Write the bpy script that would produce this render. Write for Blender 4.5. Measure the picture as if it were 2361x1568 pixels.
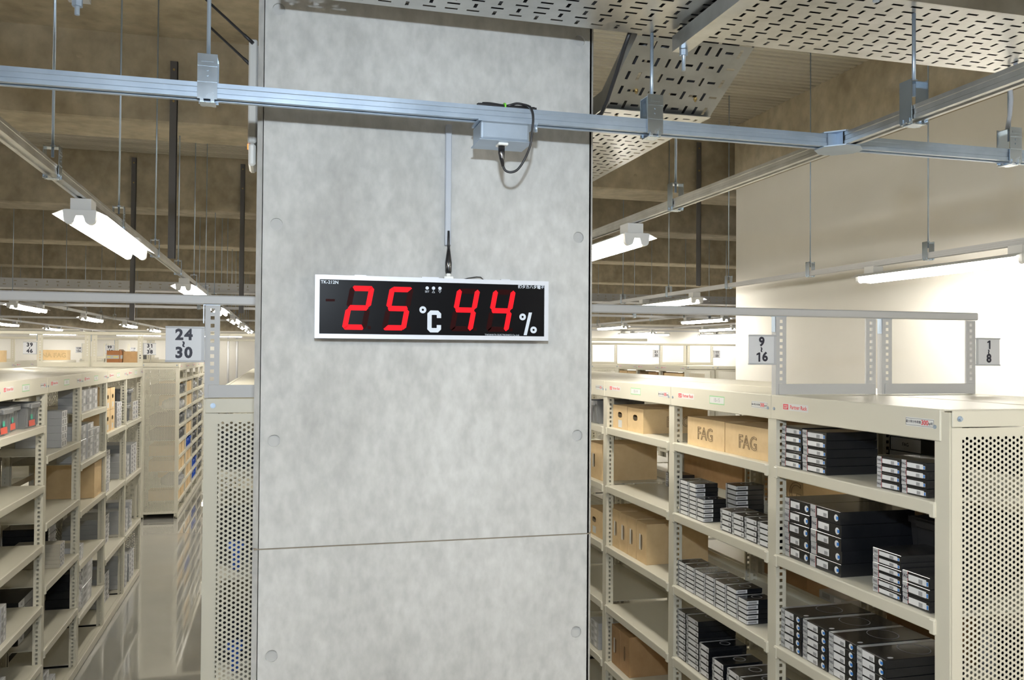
import bpy, bmesh, math, random
from mathutils import Matrix, Vector, Euler

# ------------------------------------------------------------------ clear
for o in list(bpy.data.objects):
    bpy.data.objects.remove(o)
SC = bpy.context.scene
COL = SC.collection
random.seed(7)
PI = math.pi

# ------------------------------------------------------------------ camera
CAM_H = 2.158
F_PX, YAW, PITCH, ROLL = 2007.03, .2605, .0163, .0074
cam = bpy.data.cameras.new('camera')
cam.sensor_fit = 'HORIZONTAL'
cam.sensor_width = 36.0
cam.lens = F_PX / 2361 * 36.0
cam.clip_start = .05
cam.clip_end = 200
camo = bpy.data.objects.new('camera', cam)
COL.objects.link(camo)
_fw0 = Vector((math.sin(YAW), math.cos(YAW), 0))
_rt = Vector((math.cos(YAW), -math.sin(YAW), 0))
_fw = _fw0 * math.cos(PITCH) + Vector((0, 0, 1)) * math.sin(PITCH)
_up = _rt.cross(_fw)
_rt2 = _rt * math.cos(ROLL) + _up * math.sin(ROLL)
_up2 = _up * math.cos(ROLL) - _rt * math.sin(ROLL)
_m = Matrix((_rt2, _up2, -_fw)).transposed().to_4x4()
_m.translation = Vector((0, 0, CAM_H))
camo.matrix_world = _m
SC.camera = camo

# ------------------------------------------------------------------ world, lights, exposure
w = bpy.data.worlds.new('world')
SC.world = w
w.use_nodes = True
w.node_tree.nodes['Background'].inputs[0].default_value = (.8, .85, 1, 1)
w.node_tree.nodes['Background'].inputs[1].default_value = .05
TUBE_POWER = 52.0                    # emission of the fluorescent tubes
TUBE_COLOR = (1.0, .95, .85)
FLASH_POWER = 43.0                   # the flash on top of the camera that lights the pillar in the photograph
FLASH_COLOR = (.78, .89, 1.0)
fl = bpy.data.lights.new('camera_flash', 'AREA')
fl.shape = 'RECTANGLE'; fl.size = .07; fl.size_y = .045
fl.energy = FLASH_POWER
fl.color = FLASH_COLOR
flo = bpy.data.objects.new('camera_flash', fl)
COL.objects.link(flo)
_m2 = _m.copy(); _m2.translation = Vector((0, -.02, CAM_H + .4))
flo.matrix_world = _m2
cy = SC.cycles
cy.max_bounces = 6; cy.diffuse_bounces = 4; cy.glossy_bounces = 3; cy.transmission_bounces = 3; cy.transparent_max_bounces = 4
vs = SC.view_settings
vs.view_transform = 'Standard'
vs.look = 'None'
vs.exposure = 0.0
vs.gamma = 1.0
vs.use_curve_mapping = False

# ------------------------------------------------------------------ materials
MATS = {}
def mat(name, col, rough=.5, metal=0.0, coat=0.0, emit=None, estr=0.0, spec=None, alpha=None):
    m = bpy.data.materials.new(name); m.use_nodes = True
    b = m.node_tree.nodes['Principled BSDF']
    b.inputs['Base Color'].default_value = (*col, 1)
    b.inputs['Roughness'].default_value = rough
    b.inputs['Metallic'].default_value = metal
    if coat: b.inputs['Coat Weight'].default_value = coat; b.inputs['Coat Roughness'].default_value = .08
    if emit: b.inputs['Emission Color'].default_value = (*emit, 1); b.inputs['Emission Strength'].default_value = estr
    if spec is not None: b.inputs['Specular IOR Level'].default_value = spec
    MATS[name] = m
    return m

def noisy(m, stops, scale=5.0, detail=8.0, stretch=(1, 1, 1), bump=0.0, bscale=40.0, second=None, rough=None, coords='Object'):
    """colour from a noise ramp, optional finer second noise multiplied on, optional bump"""
    nt = m.node_tree; N = nt.nodes; L = nt.links; b = N['Principled BSDF']
    tc = N.new('ShaderNodeTexCoord'); mp = N.new('ShaderNodeMapping')
    mp.inputs['Scale'].default_value = stretch
    L.new(tc.outputs[coords], mp.inputs['Vector'])
    n = N.new('ShaderNodeTexNoise'); n.inputs['Scale'].default_value = scale; n.inputs['Detail'].default_value = detail
    n.inputs['Roughness'].default_value = .62
    L.new(mp.outputs[0], n.inputs['Vector'])
    r = N.new('ShaderNodeValToRGB')
    el = r.color_ramp.elements
    while len(el) < len(stops): el.new(.5)
    for e, (p, c) in zip(el, stops): e.position = p; e.color = (*c, 1)
    L.new(n.outputs['Fac'], r.inputs[0])
    out = r.outputs[0]
    if second:
        s2, st2, lo, hi = second
        mp2 = N.new('ShaderNodeMapping'); mp2.inputs['Scale'].default_value = st2
        L.new(tc.outputs[coords], mp2.inputs['Vector'])
        n2 = N.new('ShaderNodeTexNoise'); n2.inputs['Scale'].default_value = s2; n2.inputs['Detail'].default_value = 6
        L.new(mp2.outputs[0], n2.inputs['Vector'])
        r2 = N.new('ShaderNodeValToRGB')
        r2.color_ramp.elements[0].position = .3; r2.color_ramp.elements[0].color = (lo, lo, lo, 1)
        r2.color_ramp.elements[1].position = .7; r2.color_ramp.elements[1].color = (hi, hi, hi, 1)
        L.new(n2.outputs['Fac'], r2.inputs[0])
        mx = N.new('ShaderNodeMix'); mx.data_type = 'RGBA'; mx.blend_type = 'MULTIPLY'; mx.inputs[0].default_value = 1
        L.new(out, mx.inputs[6]); L.new(r2.outputs[0], mx.inputs[7]); out = mx.outputs[2]
    L.new(out, b.inputs['Base Color'])
    if bump:
        n3 = N.new('ShaderNodeTexNoise'); n3.inputs['Scale'].default_value = bscale; n3.inputs['Detail'].default_value = 5
        L.new(mp.outputs[0], n3.inputs['Vector'])
        bp = N.new('ShaderNodeBump'); bp.inputs['Strength'].default_value = bump; bp.inputs['Distance'].default_value = .01
        L.new(n3.outputs['Fac'], bp.inputs['Height']); L.new(bp.outputs[0], b.inputs['Normal'])
    if rough:
        r3 = N.new('ShaderNodeMapRange'); r3.inputs[3].default_value = rough[0]; r3.inputs[4].default_value = rough[1]
        L.new(n.outputs['Fac'], r3.inputs[0]); L.new(r3.outputs[0], b.inputs['Roughness'])
    return m

noisy(mat('pillar_concrete', (.5, .5, .48), .85),
      [(.28, (.37, .37, .355)), (.45, (.455, .455, .44)), (.58, (.50, .50, .485)), (.75, (.55, .55, .535))],
      3.2, 10, stretch=(1, 1, .55), bump=.12, bscale=55, second=(42, (1, 1, .6), .86, 1.07))
noisy(mat('tan_concrete', (.3, .25, .18), .88),
      [(.28, (.35, .295, .205)), (.48, (.45, .39, .285)), (.72, (.58, .515, .395))],
      2.2, 10, bump=.1, bscale=30, second=(9, (1, 1, .8), .80, 1.10))
mat('plug_concrete', (.42, .42, .41), .85)
mat('joint_stain', (.24, .20, .15), .9)
noisy(mat('white_wall', (.78, .75, .69), .75), [(.3, (.82, .79, .73)), (.7, (.86, .835, .775))], 1.2, 4, bump=.03, bscale=120)
noisy(mat('epoxy_floor', (.40, .40, .37), .12), [(.3, (.40, .395, .37)), (.7, (.45, .445, .42))], .9, 4, rough=(.035, .085))
MATS['epoxy_floor'].node_tree.nodes['Principled BSDF'].inputs['Specular IOR Level'].default_value = .8
MATS['epoxy_floor'].node_tree.nodes['Principled BSDF'].inputs['Coat Weight'].default_value = .8
MATS['epoxy_floor'].node_tree.nodes['Principled BSDF'].inputs['Coat Roughness'].default_value = .02
noisy(mat('deck_metal', (.42, .40, .34), .42, .35), [(.3, (.48, .45, .37)), (.7, (.66, .63, .54))], 1.0, 6, stretch=(.2, 4, 1))
mat('cream_paint', (.72, .685, .57), .36)
mat('grey_paint', (.54, .54, .54), .42)
mat('pale_steel', (.62, .62, .63), .4)
noisy(mat('zinc', (.62, .66, .70), .28, .72), [(.3, (.36, .44, .54)), (.7, (.46, .55, .66))], 7, 5, rough=(.30, .42))
noisy(mat('galvanised', (.60, .60, .58), .33, 1.0), [(.3, (.52, .52, .50)), (.7, (.68, .68, .66))], 9, 4, rough=(.25, .42))
noisy(mat('bracket_zinc', (.6, .68, .76), .25, 1.0), [(.3, (.50, .58, .66)), (.7, (.62, .70, .78))], 9, 4, rough=(.2, .32))
mat('dark_steel', (.13, .125, .125), .5, .3)
mat('black_rubber', (.018, .018, .02), .45)
mat('black_gloss', (.012, .012, .014), .16, coat=.4)
mat('green_tie', (.18, .62, .05), .5)
mat('conduit_grey', (.42, .45, .50), .5)
mat('white_plastic', (.80, .80, .77), .35)
mat('ap_white', (.58, .58, .56), .5)
mat('orange_led', (1, .25, .05), .5, emit=(1, .2, .03), estr=2.0)
mat('frame_alu', (.58, .60, .65), .42, .15)
mat('panel_black', (.004, .004, .005), .3, spec=.06)
mat('seg_on', (.35, .003, .005), .5, emit=(1.0, .012, .022), estr=.95, spec=.05)
mat('seg_off', (.020, .0015, .0015), .5, spec=.05)
mat('print_white', (.58, .63, .70), .5)
mat('sign_white', (.76, .77, .80), .4)
mat('sign_edge', (.52, .53, .55), .35)
mat('ink', (.012, .012, .03), .5)
mat('ink_soft', (.16, .15, .15), .6)
mat('red_print', (.75, .05, .07), .5)
mat('green_print', (.33, .66, .33), .5)
mat('sticker_white', (.78, .78, .76), .45)
mat('fixture_white', (.80, .80, .79), .4)
mat('tube_light', (1, 1, 1), .4, emit=TUBE_COLOR, estr=TUBE_POWER)
mat('tube_cap', (.6, .6, .6), .3, .8)
noisy(mat('kraft', (.50, .32, .16), .75), [(.3, (.70, .50, .265)), (.7, (.78, .58, .33))], 14, 5)
noisy(mat('kraft_dark', (.36, .20, .09), .7), [(.3, (.42, .25, .11)), (.7, (.50, .31, .15))], 14, 5)
mat('carton_ink', (.10, .055, .03), .7)
mat('box_black', (.012, .013, .016), .26, coat=.35)
mat('box_silver', (.58, .59, .61), .32, .1, coat=.3)
mat('box_grey', (.36, .37, .38), .42)
mat('box_tan', (.46, .43, .36), .5)
mat('label_white', (.82, .82, .84), .45)
mat('barcode_grey', (.36, .36, .38), .5)
mat('roundel_blue', (.03, .20, .62), .4)
mat('bin_grey', (.19, .195, .20), .42)
mat('bin_black', (.02, .02, .022), .45)
mat('bin_blue', (.02, .10, .52), .38)
mat('red_sticker', (.72, .10, .06), .5)
mat('green_sticker', (.05, .50, .33), .5)
m_ = mat('clear_bag', (.85, .87, .90), .12)
m_.node_tree.nodes['Principled BSDF'].inputs['Transmission Weight'].default_value = .55
mat('tape_grey', (.36, .37, .37), .4)
mat('brass', (.42, .30, .12), .4, .8)
mat('tape_yellow', (.72, .56, .05), .5)
mat('brown_wrap', (.30, .12, .04), .25, coat=.5)

# ------------------------------------------------------------------ mesh builder
class MB:
    def __init__(s): s.v = []; s.f = []; s.m = []; s.sm = []
    def quad(s, a, b, c, d, mi=0):
        i = len(s.v); s.v += [a, b, c, d]; s.f.append((i, i+1, i+2, i+3)); s.m.append(mi); s.sm.append(False)
    def poly(s, pts, mi=0):
        i = len(s.v); s.v += list(pts); s.f.append(tuple(range(i, i+len(pts)))); s.m.append(mi); s.sm.append(False)
    def box(s, x0, x1, y0, y1, z0, z1, mi=0):
        i = len(s.v)
        s.v += [(x0,y0,z0),(x1,y0,z0),(x1,y1,z0),(x0,y1,z0),(x0,y0,z1),(x1,y0,z1),(x1,y1,z1),(x0,y1,z1)]
        for f in ((0,3,2,1),(4,5,6,7),(0,1,5,4),(1,2,6,5),(2,3,7,6),(3,0,4,7)):
            s.f.append(tuple(i+k for k in f)); s.m.append(mi); s.sm.append(False)
        return s
    def cbox(s, x0, x1, y0, y1, z0, z1, c=.002, mi=0, seg=1):
        bm = bmesh.new()
        bmesh.ops.create_cube(bm, size=1)
        for v in bm.verts:
            v.co = Vector(((x0+x1)/2+v.co.x*(x1-x0), (y0+y1)/2+v.co.y*(y1-y0), (z0+z1)/2+v.co.z*(z1-z0)))
        c = min(c, .45*min(abs(x1-x0), abs(y1-y0), abs(z1-z0)))
        bmesh.ops.bevel(bm, geom=bm.edges[:], offset=c, segments=seg, affect='EDGES', profile=.5)
        s.add_bm(bm, mi); return s
    def add_bm(s, bm, mi=0, M=None, smooth=False):
        i = len(s.v); bm.verts.ensure_lookup_table()
        for k, v in enumerate(bm.verts):
            v.index = k; s.v.append(tuple((M @ v.co) if M else v.co))
        for f in bm.faces:
            s.f.append(tuple(i+v.index for v in f.verts)); s.m.append(mi); s.sm.append(smooth)
        bm.free()
    def add_mesh(s, me, M, mi=0):
        i = len(s.v)
        s.v += [tuple(M @ v.co) for v in me.vertices]
        for p in me.polygons:
            s.f.append(tuple(i+k for k in p.vertices)); s.m.append(mi); s.sm.append(False)
    def tube(s, pts, r, n=8, mi=0, caps=True, smooth=True):
        pts = [Vector(p) for p in pts]
        rs = r if isinstance(r, (list, tuple)) else [r]*len(pts)
        prev = None; i0 = len(s.v)
        for k, p in enumerate(pts):
            t = (pts[min(k+1, len(pts)-1)] - pts[max(k-1, 0)]).normalized()
            if prev is None:
                a = Vector((0, 0, 1)) if abs(t.z) < .9 else Vector((1, 0, 0))
                prev = t.cross(a).normalized()
            prev = (prev - t*prev.dot(t)).normalized(); q = t.cross(prev)
            for j in range(n):
                an = 2*PI*j/n
                s.v.append(tuple(p + (prev*math.cos(an)+q*math.sin(an))*rs[k]))
        for k in range(len(pts)-1):
            for j in range(n):
                a = i0+k*n+j; b = i0+k*n+(j+1) % n
                s.f.append((a, b, b+n, a+n)); s.m.append(mi); s.sm.append(smooth)
        if caps:
            s.f.append(tuple(i0+j for j in range(n))[::-1]); s.m.append(mi); s.sm.append(False)
            e = i0+(len(pts)-1)*n
            s.f.append(tuple(e+j for j in range(n))); s.m.append(mi); s.sm.append(False)
        return s
    def extrude(s, prof, axis, a0, a1, mi=0, closed=True, caps=True):
        """profile of 2D points swept along axis 'x' or 'y'"""
        n = len(prof); i = len(s.v)
        for a in (a0, a1):
            for (p, q) in prof:
                s.v.append((a, p, q) if axis == 'x' else (p, a, q))
        rng = range(n) if closed else range(n-1)
        for j in rng:
            k = (j+1) % n
            s.f.append((i+j, i+k, i+n+k, i+n+j)); s.m.append(mi); s.sm.append(False)
        if closed and caps:
            s.f.append(tuple(i+j for j in range(n))[::-1]); s.m.append(mi); s.sm.append(False)
            s.f.append(tuple(i+n+j for j in range(n))); s.m.append(mi); s.sm.append(False)
        return s
    def ring(s, c, ux, uy, outer, inner, mi=0):
        """annulus between matching point lists"""
        i = len(s.v); n = len(outer)
        for (a, b) in list(outer)+list(inner):
            s.v.append(tuple(Vector(c)+Vector(ux)*a+Vector(uy)*b))
        for j in range(n):
            k = (j+1) % n
            s.f.append((i+j, i+k, i+n+k, i+n+j)); s.m.append(mi); s.sm.append(False)
    def mesh(s, name, mats):
        me = bpy.data.meshes.new(name)
        me.from_pydata(s.v, [], s.f)
        me.polygons.foreach_set('material_index', s.m)
        me.polygons.foreach_set('use_smooth', s.sm)
        for k in ([mats] if isinstance(mats, str) else mats): me.materials.append(MATS[k])
        me.update()
        return me
    def obj(s, name, mats, parent=None, loc=(0, 0, 0), rz=0):
        return put(name, s.mesh(name, mats), parent, loc, rz)

def put(name, me, parent=None, loc=(0, 0, 0), rz=0):
    o = bpy.data.objects.new(name, me); COL.objects.link(o)
    o.location = loc
    if rz: o.rotation_euler = (0, 0, rz)
    if parent: o.parent = parent
    return o
def tag(o, label, cat, group=None):
    o['label'] = label; o['category'] = cat
    if group: o['group'] = group
    return o
def thing(name, label, cat, loc=(0, 0, 0), rz=0, group=None):
    o = bpy.data.objects.new(name, None); COL.objects.link(o)
    o.location = loc; o.rotation_euler = (0, 0, rz); o.empty_display_size = .05
    return tag(o, label, cat, group)
def struct(o): o['kind'] = 'structure'; return o

_tc = {}
def text_mesh(s, size, offset=0.0, outline=0.0, align='CENTER', spacing=1.0):
    key = (s, size, offset, outline, align, spacing)
    if key in _tc: return _tc[key]
    cu = bpy.data.curves.new('txt', 'FONT'); cu.body = s; cu.size = size; cu.align_x = align; cu.align_y = 'CENTER'
    cu.offset = offset; cu.resolution_u = 3; cu.space_character = spacing
    if outline:
        cu.fill_mode = 'NONE'; cu.bevel_depth = outline; cu.bevel_resolution = 0
    o = bpy.data.objects.new('txt', cu); COL.objects.link(o)
    dg = bpy.context.evaluated_depsgraph_get()
    me = bpy.data.meshes.new_from_object(o.evaluated_get(dg))
    bpy.data.objects.remove(o)
    _tc[key] = me
    return me
def frame(origin, right, up):
    r = Vector(right).normalized(); u = Vector(up).normalized(); n = r.cross(u)
    M = Matrix((r, u, n)).transposed().to_4x4(); M.translation = Vector(origin)
    return M
ORD = ['bottom', 'second', 'third', 'fourth', 'fifth', 'sixth', 'seventh', 'eighth', 'ninth', 'tenth']

def circ(r, n, ph=0): return [(r*math.cos(2*PI*k/n+ph), r*math.sin(2*PI*k/n+ph)) for k in range(n)]
def sqpts(hx, hy):   # 8 points around a rectangle matching octagon order
    return [(hx, 0), (hx, hy), (0, hy), (-hx, hy), (-hx, 0), (-hx, -hy), (0, -hy), (hx, -hy)]

# ------------------------------------------------------------------ the building
ZC = 4.36     # underside of the deck
ZB = 3.75     # underside of the beams
XW = 4.20     # white wall on the right
Y0, Y1, XA, XB = -7.0, 30.0, -15.0, 15.0
struct(MB().box(XA, XB, Y0, Y1, -.1, 0).obj('floor', 'epoxy_floor'))
# corrugated deck, ribs running across the picture
prof = []; y = Y0; p = .075
while y < Y1:
    prof += [(y, ZC), (y+p*.55, ZC), (y+p*.65, ZC+.022), (y+p*.9, ZC+.022)]; y += p
cb = MB().extrude(prof, 'x', XA, XB, closed=False)
struct(cb.obj('ceiling', 'deck_metal'))
struct(MB().box(XA, .6, Y0, 6.5, ZC-.012, ZC-.002).obj('ceiling_slab', 'tan_concrete'))
struct(MB().box(XA-.2, XA, Y0, Y1, 0, 4.5).obj('wall_left', 'white_wall'))
struct(MB().box(XB, XB+.2, Y0, Y1, 0, 4.5).obj('wall_far_right', 'white_wall'))
struct(MB().box(XA, XB, Y0-.2, Y0, 0, 4.5).obj('wall_behind', 'white_wall'))
struct(MB().box(XA, XB, Y1, Y1+.2, 0, 2.85).obj('wall_back', 'white_wall'))
struct(MB().box(XA, XB, Y1-.15, Y1+.2, 2.85, 4.5).obj('trim_1', 'tan_concrete'))
struct(MB().box(4.5, XB, 20.0, 20.2, 0, 2.92).obj('wall_back_right', 'white_wall'))
struct(MB().box(4.5, XB, 19.9, 20.2, 2.92, 4.5).obj('trim_11', 'tan_concrete'))
struct(MB().box(XW, XW+.35, Y0, 7.47, 0, ZB).obj('wall_right', 'white_wall'))
struct(MB().box(XW, XW+.45, Y0, 7.5, ZB, 4.5).obj('trim_2', 'tan_concrete'))
for i, (ya, yb, xa, xb) in enumerate([(6.45, 7.02, XA, 1.0), (7.8, 8.32, 1.0, XB), (10.38, 10.88, XA, XB), (13.85, 14.35, XA, XB),
                                      (18.0, 18.5, XA, XB), (22.2, 22.7, XA, XB), (26.2, 26.7, XA, XB), (-4.0, -3.5, XA, XB)]):
    b = MB().cbox(xa, xb, ya, yb, ZB, 4.5, .012)
    ob = struct(b.obj('trim_%d' % (i+3), 'tan_concrete'))
    if i < 2:    # formwork tie plugs on the face towards the camera
        for xx in [x*.62 for x in range(-6, 8)]:
            for zz in (ZB+.14, ZB+.42):
                X_ = xx+(.3 if i else 0)-.1
                if xa+.2 < X_ < min(xb, 5)-.1:
                    d = MB(); d.tube([(0, -.002, 0), (0, .02, 0)], .02, 14)
                    d.obj('tie_plug', 'tan_concrete', ob, (X_, ya, zz))

# ------------------------------------------------------------------ the pillar
PX0, PX1, PY0, PY1 = -.062, .85, 2.30, 3.0
pil = thing('concrete_pillar', 'bare grey concrete pillar carrying the red digital display', 'pillar', (0, 0, 0))
SEAM = 1.659
hx = (-.012, .803); hz = (.28, .83, 1.388, 1.933, 2.486, 3.039, 3.60, 4.1)
pb = MB(); CH = .016; T = .036
def pillar_part(za, zb):
    m = MB()
    xs = [PX0+CH, hx[0]-T, hx[0]+T, hx[1]-T, hx[1]+T, PX1-CH]
    zs = [za]
    for z in hz:
        if za < z < zb: zs += [z-T, z+T]
    zs.append(zb)
    for i in range(5):
        for j in range(len(zs)-1):
            x0, x1, z0, z1 = xs[i], xs[i+1], zs[j], zs[j+1]
            hole = i in (1, 3) and j % 2 == 1
            if not hole: m.quad((x0, PY0, z0), (x1, PY0, z0), (x1, PY0, z1), (x0, PY0, z1))
            else:
                c = ((x0+x1)/2, PY0, (z0+z1)/2); r = .0155; n = 24
                inn = circ(r, n); out = []
                for (a, b) in inn:
                    k = T/max(abs(a), abs(b)); out.append((a*k, b*k))
                m.ring(c, (1, 0, 0), (0, 0, 1), out, inn)
                i0 = len(m.v)
                for dy in (0, .007):
                    for (a, b) in inn: m.v.append((c[0]+a, PY0+dy, c[2]+b))
                for q in range(n):
                    k = (q+1) % n
                    m.f.append((i0+q, i0+k, i0+n+k, i0+n+q)); m.m.append(0); m.sm.append(True)
    c = CH
    for (ax, ay, bx_, by) in [(PX0, PY0+c, PX0+c, PY0), (PX1-c, PY0, PX1, PY0+c), (PX1, PY0+c, PX1, PY1), (PX1, PY1, PX0, PY1), (PX0, PY1, PX0, PY0+c)]:
        m.quad((ax, ay, za), (bx_, by, za), (bx_, by, zb), (ax, ay, zb))
    ringp = [(PX0+c, PY0), (PX1-c, PY0), (PX1, PY0+c), (PX1, PY1), (PX0, PY1), (PX0, PY0+c)]
    m.poly([(a, b, zb) for a, b in ringp]); m.poly([(a, b, za) for a, b in ringp][::-1])
    return m
pillar_part(0, SEAM-.0018).obj('lower_lift', 'pillar_concrete', pil)
pillar_part(SEAM+.0018, ZC+.02).obj('upper_lift', 'pillar_concrete', pil)
MB().box(PX0+.004, PX1-.004, PY0+.0035, PY1-.003, SEAM-.002, SEAM+.002).obj('construction_joint', 'joint_stain', pil)
dm = MB().tube([(0, .0065, 0), (0, .02, 0)], .0155, 24).mesh('tie_plug', 'plug_concrete')
for x in hx:
    for z in hz[1:6]: put('tie_plug', dm, pil, (x, PY0, z))

# ------------------------------------------------------------------ perforated cable trays
def slotted(L, W, tx=.0535, ty=.031, edge=.012):
    """flat slotted plate in x (length) and y (width), basket-weave slots"""
    m = MB(); nx = max(1, int(L/tx)); ny = max(1, int((W-2*edge)/ty)); ty = (W-2*edge)/ny; tx = L/nx
    m.quad((0, 0, 0), (L, 0, 0), (L, edge, 0), (0, edge, 0)); m.quad((0, W-edge, 0), (L, W-edge, 0), (L, W, 0), (0, W, 0))
    for i in range(nx):
        for j in range(ny):
            cx = (i+.5)*tx; cy = edge+(j+.5)*ty
            a, b = ((.0158, .0042) if (i+j) % 2 == 0 else (.0042, .0118))
            if (i+2*j) % 7 == 6: a, b = (.0158, .0042)
            m.ring((cx, cy, 0), (1, 0, 0), (0, 1, 0), [(-tx/2, -ty/2), (tx/2, -ty/2), (tx/2, ty/2), (-tx/2, ty/2)],
                   [(-a, -b), (a, -b), (a, b), (-a, b)])
    return m
def place(m, M):
    m.v = [tuple(M @ Vector(v)) for v in m.v]; return m
TZ = 3.0
tr = thing('cable_tray', 'wide slotted steel cable tray overhead along top right of pillar', 'cable tray')
place(slotted(6.2, .37), Matrix.Translation((-.01, 1.735, TZ))).obj('tray_bottom', 'galvanised', tr)
MB().box(-.01, 6.19, 1.733, 1.736, TZ, TZ+.06).obj('tray_side', 'galvanised', tr)
MB().box(-.01, 6.19, 2.105, 2.107, TZ, TZ+.012).obj('tray_side', 'galvanised', tr)
for x in (1.35, 3.3):
    MB().tube([(x, 1.752, TZ-.004), (x, 1.752, TZ+.02)], .008, 6).obj('tray_bolt', 'zinc', tr)

tb = thing('cable_tray_branch', 'slotted steel tray branch dropping down beside the pillar', 'cable tray')
BX0, BX1 = .897, 1.24
ya, za, yb, zb = 2.112, TZ-.002, 2.372, 2.872
sl = math.hypot(yb-ya, zb-za); an = math.atan2(zb-za, yb-ya)
def branch_plate(L): return slotted(L, BX1-BX0, .05, .03)
M1 = Matrix.Translation((BX1, ya, za)) @ Euler((an, 0, 0)).to_matrix().to_4x4() @ Matrix.Rotation(PI/2, 4, 'Z')
place(branch_plate(sl), M1).obj('sloping_bottom', 'galvanised', tb)
M2 = Matrix.Translation((BX1, yb, zb)) @ Matrix.Rotation(PI/2, 4, 'Z')
place(branch_plate(5.6), M2).obj('level_bottom', 'galvanised', tb)
for x in (BX0, BX1):
    hgt = .055 if x == BX0 else .012
    m = MB()
    m.quad((x, ya, za), (x, yb, zb), (x, yb, zb+hgt), (x, ya, za+hgt))
    m.quad((x, yb, zb), (x, yb+5.6, zb), (x, yb+5.6, zb+hgt), (x, yb, zb+hgt))
    m.obj('tray_side', 'galvanised', tb)
MB().box(BX0+.004, BX1-.004, yb-.022, yb+.012, zb-.003, zb-.001).obj('joint_plate', 'galvanised', tb)
bolt = MB().tube([(0, 0, -.006), (0, 0, .002)], .0055, 6)
bolt.tube([(0, 0, -.011), (0, 0, -.006)], .003, 6)
bme = bolt.mesh('tray_bolt', 'brass')
for (bx_, by, bz) in [(.9705, 2.29, 2.912), (1.1595, 2.30, 2.907), (.9705, 2.44, zb), (1.1595, 2.45, zb)]:
    put('tray_bolt', bme, tb, (bx_, by, bz))
tg = MB().tube([(.888, 2.118, 3.03), (.882, 2.16, 2.985), (.876, 2.21, 2.92), (.872, 2.26, 2.865), (.87, 2.30, 2.84), (.872, 2.40, 2.845), (.872, 2.6, 2.86)], .0055, 8)
tag(tg.obj('tray_cable', 'black_rubber'), 'dark cable drooping along left side of the sloping tray branch', 'cable')
for i, (y_, r_) in enumerate(((1.79, .022), (1.845, .026), (1.905, .028), (1.965, .024), (2.02, .026), (2.07, .02))):  # black cables added in the tray so that its slots show dark
    m = MB().tube([(.0+.03*i, y_, TZ+r_+.001), (2.0, y_+.004*(i % 2), TZ+r_+.001), (4.2, y_, TZ+r_+.001), (6.15, y_, TZ+r_+.001)], r_, 10)
    tag(m.obj('power_cable', 'black_rubber'), '%s thick black cable added in the wide tray to darken its slots' % ('first', 'second', 'third', 'fourth', 'fifth', 'sixth')[i], 'cable', 'cables in the wide tray')
for i, (x_, r_) in enumerate(((.945, .018), (1.0, .022), (1.06, .022), (1.125, .026), (1.19, .022))):
    m = MB().tube([(x_, ya+.02, za+r_+.004), (x_, yb-.02, zb+r_+.012), (x_, yb+.06, zb+r_+.002), (x_, yb+2, zb+r_+.002), (x_, yb+5.5, zb+r_+.002)], r_, 10)
    tag(m.obj('power_cable', 'black_rubber'), '%s black cable following the sloping tray branch down' % ('first', 'second', 'third', 'fourth', 'fifth')[i], 'cable', 'cables in the tray branch')
# slotted tray far behind, spanning the hall
ft = thing('far_cable_tray', 'long slotted cable tray hung across the hall far behind', 'cable tray')
m = slotted(22, .105, .11, .04, .012)
place(m, Matrix.Translation((-11, 11.0, 2.88)) @ Matrix.Rotation(PI/2, 4, 'X')).obj('tray_side', 'pale_steel', ft)
MB().box(-11, 11, 11.0, 11.4, 2.878, 2.882).obj('tray_bottom', 'pale_steel', ft)
# steel strut carrying the near tray
for (x, lab, yend, zs_) in [(1.0, 'grey steel strut under the cable tray, bolt through its end', 2.075, 2.949), (-.40, 'strut with a hanging bolt above the top left corner', 1.925, 2.864)]:
    st = thing('tray_strut', lab, 'strut', (x, 0, zs_))
    prof = [(-.0205, 0), (.0205, 0), (.0205, .041), (.012, .041), (.012, .038), (.0175, .038), (.0175, .003), (-.0175, .003), (-.0175, .038), (-.012, .038), (-.012, .041), (-.0205, .041)]
    MB().extrude(prof, 'y', yend, 1.0).obj('channel', 'galvanised', st)
    m = MB().tube([(0, yend-.025, -.055 if x > 0 else -.033), (0, yend-.025, .049 if x > 0 else 1.48)], .0048, 10); m.obj('threaded_rod', 'zinc', st)
    m = MB().tube([(0, yend-.025, -.016), (0, yend-.025, -.001)], .0105, 6, smooth=False); m.obj('nut', 'zinc', st)

# ------------------------------------------------------------------ lighting rails
RZ = 2.733; RH = .034; RW = .04
rail_prof = [(-.02, 0), (-.011, 0), (-.011, .006), (-.0165, .006), (-.0165, .031), (.0165, .031), (.0165, .006), (.011, .006), (.011, 0), (.02, 0),
             (.02, .012), (.0185, .0135), (.0185, .0195), (.02, .021), (.02, .034), (-.02, .034), (-.02, .021), (-.0185, .0195), (-.0185, .0135), (-.02, .012)]
rail_prof2 = [(-.02, 0), (-.008, 0), (-.008, .005), (.008, .005), (.008, 0), (.02, 0), (.02, .010), (.0188, .0115), (.0188, .0225), (.02, .024), (.02, .034), (-.02, .034), (-.02, .024), (-.0188, .0225), (-.0188, .0115), (-.02, .010)]
YR = 2.09; XRR = 1.49; XLR = -.73; XWR = 3.65
def xrail(y, x0, x1, label, z=RZ):
    o = thing('lighting_rail', label, 'rail', (0, y, z))
    MB().extrude(rail_prof2, 'x', x0, x1).obj('channel', 'zinc' if y < 3 else 'pale_steel', o)
    return o
def yrail(x, y0, y1, label, z=RZ):
    o = thing('lighting_rail', label, 'rail', (x, 0, z))
    MB().extrude(rail_prof2, 'y', y0, y1).obj('channel', 'galvanised' if abs(x) < 3 else 'pale_steel', o)
    return o
R1 = xrail(YR, -4.0, XRR-.035, 'zinc rail crossing in front of the pillar, power box below it')
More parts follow.
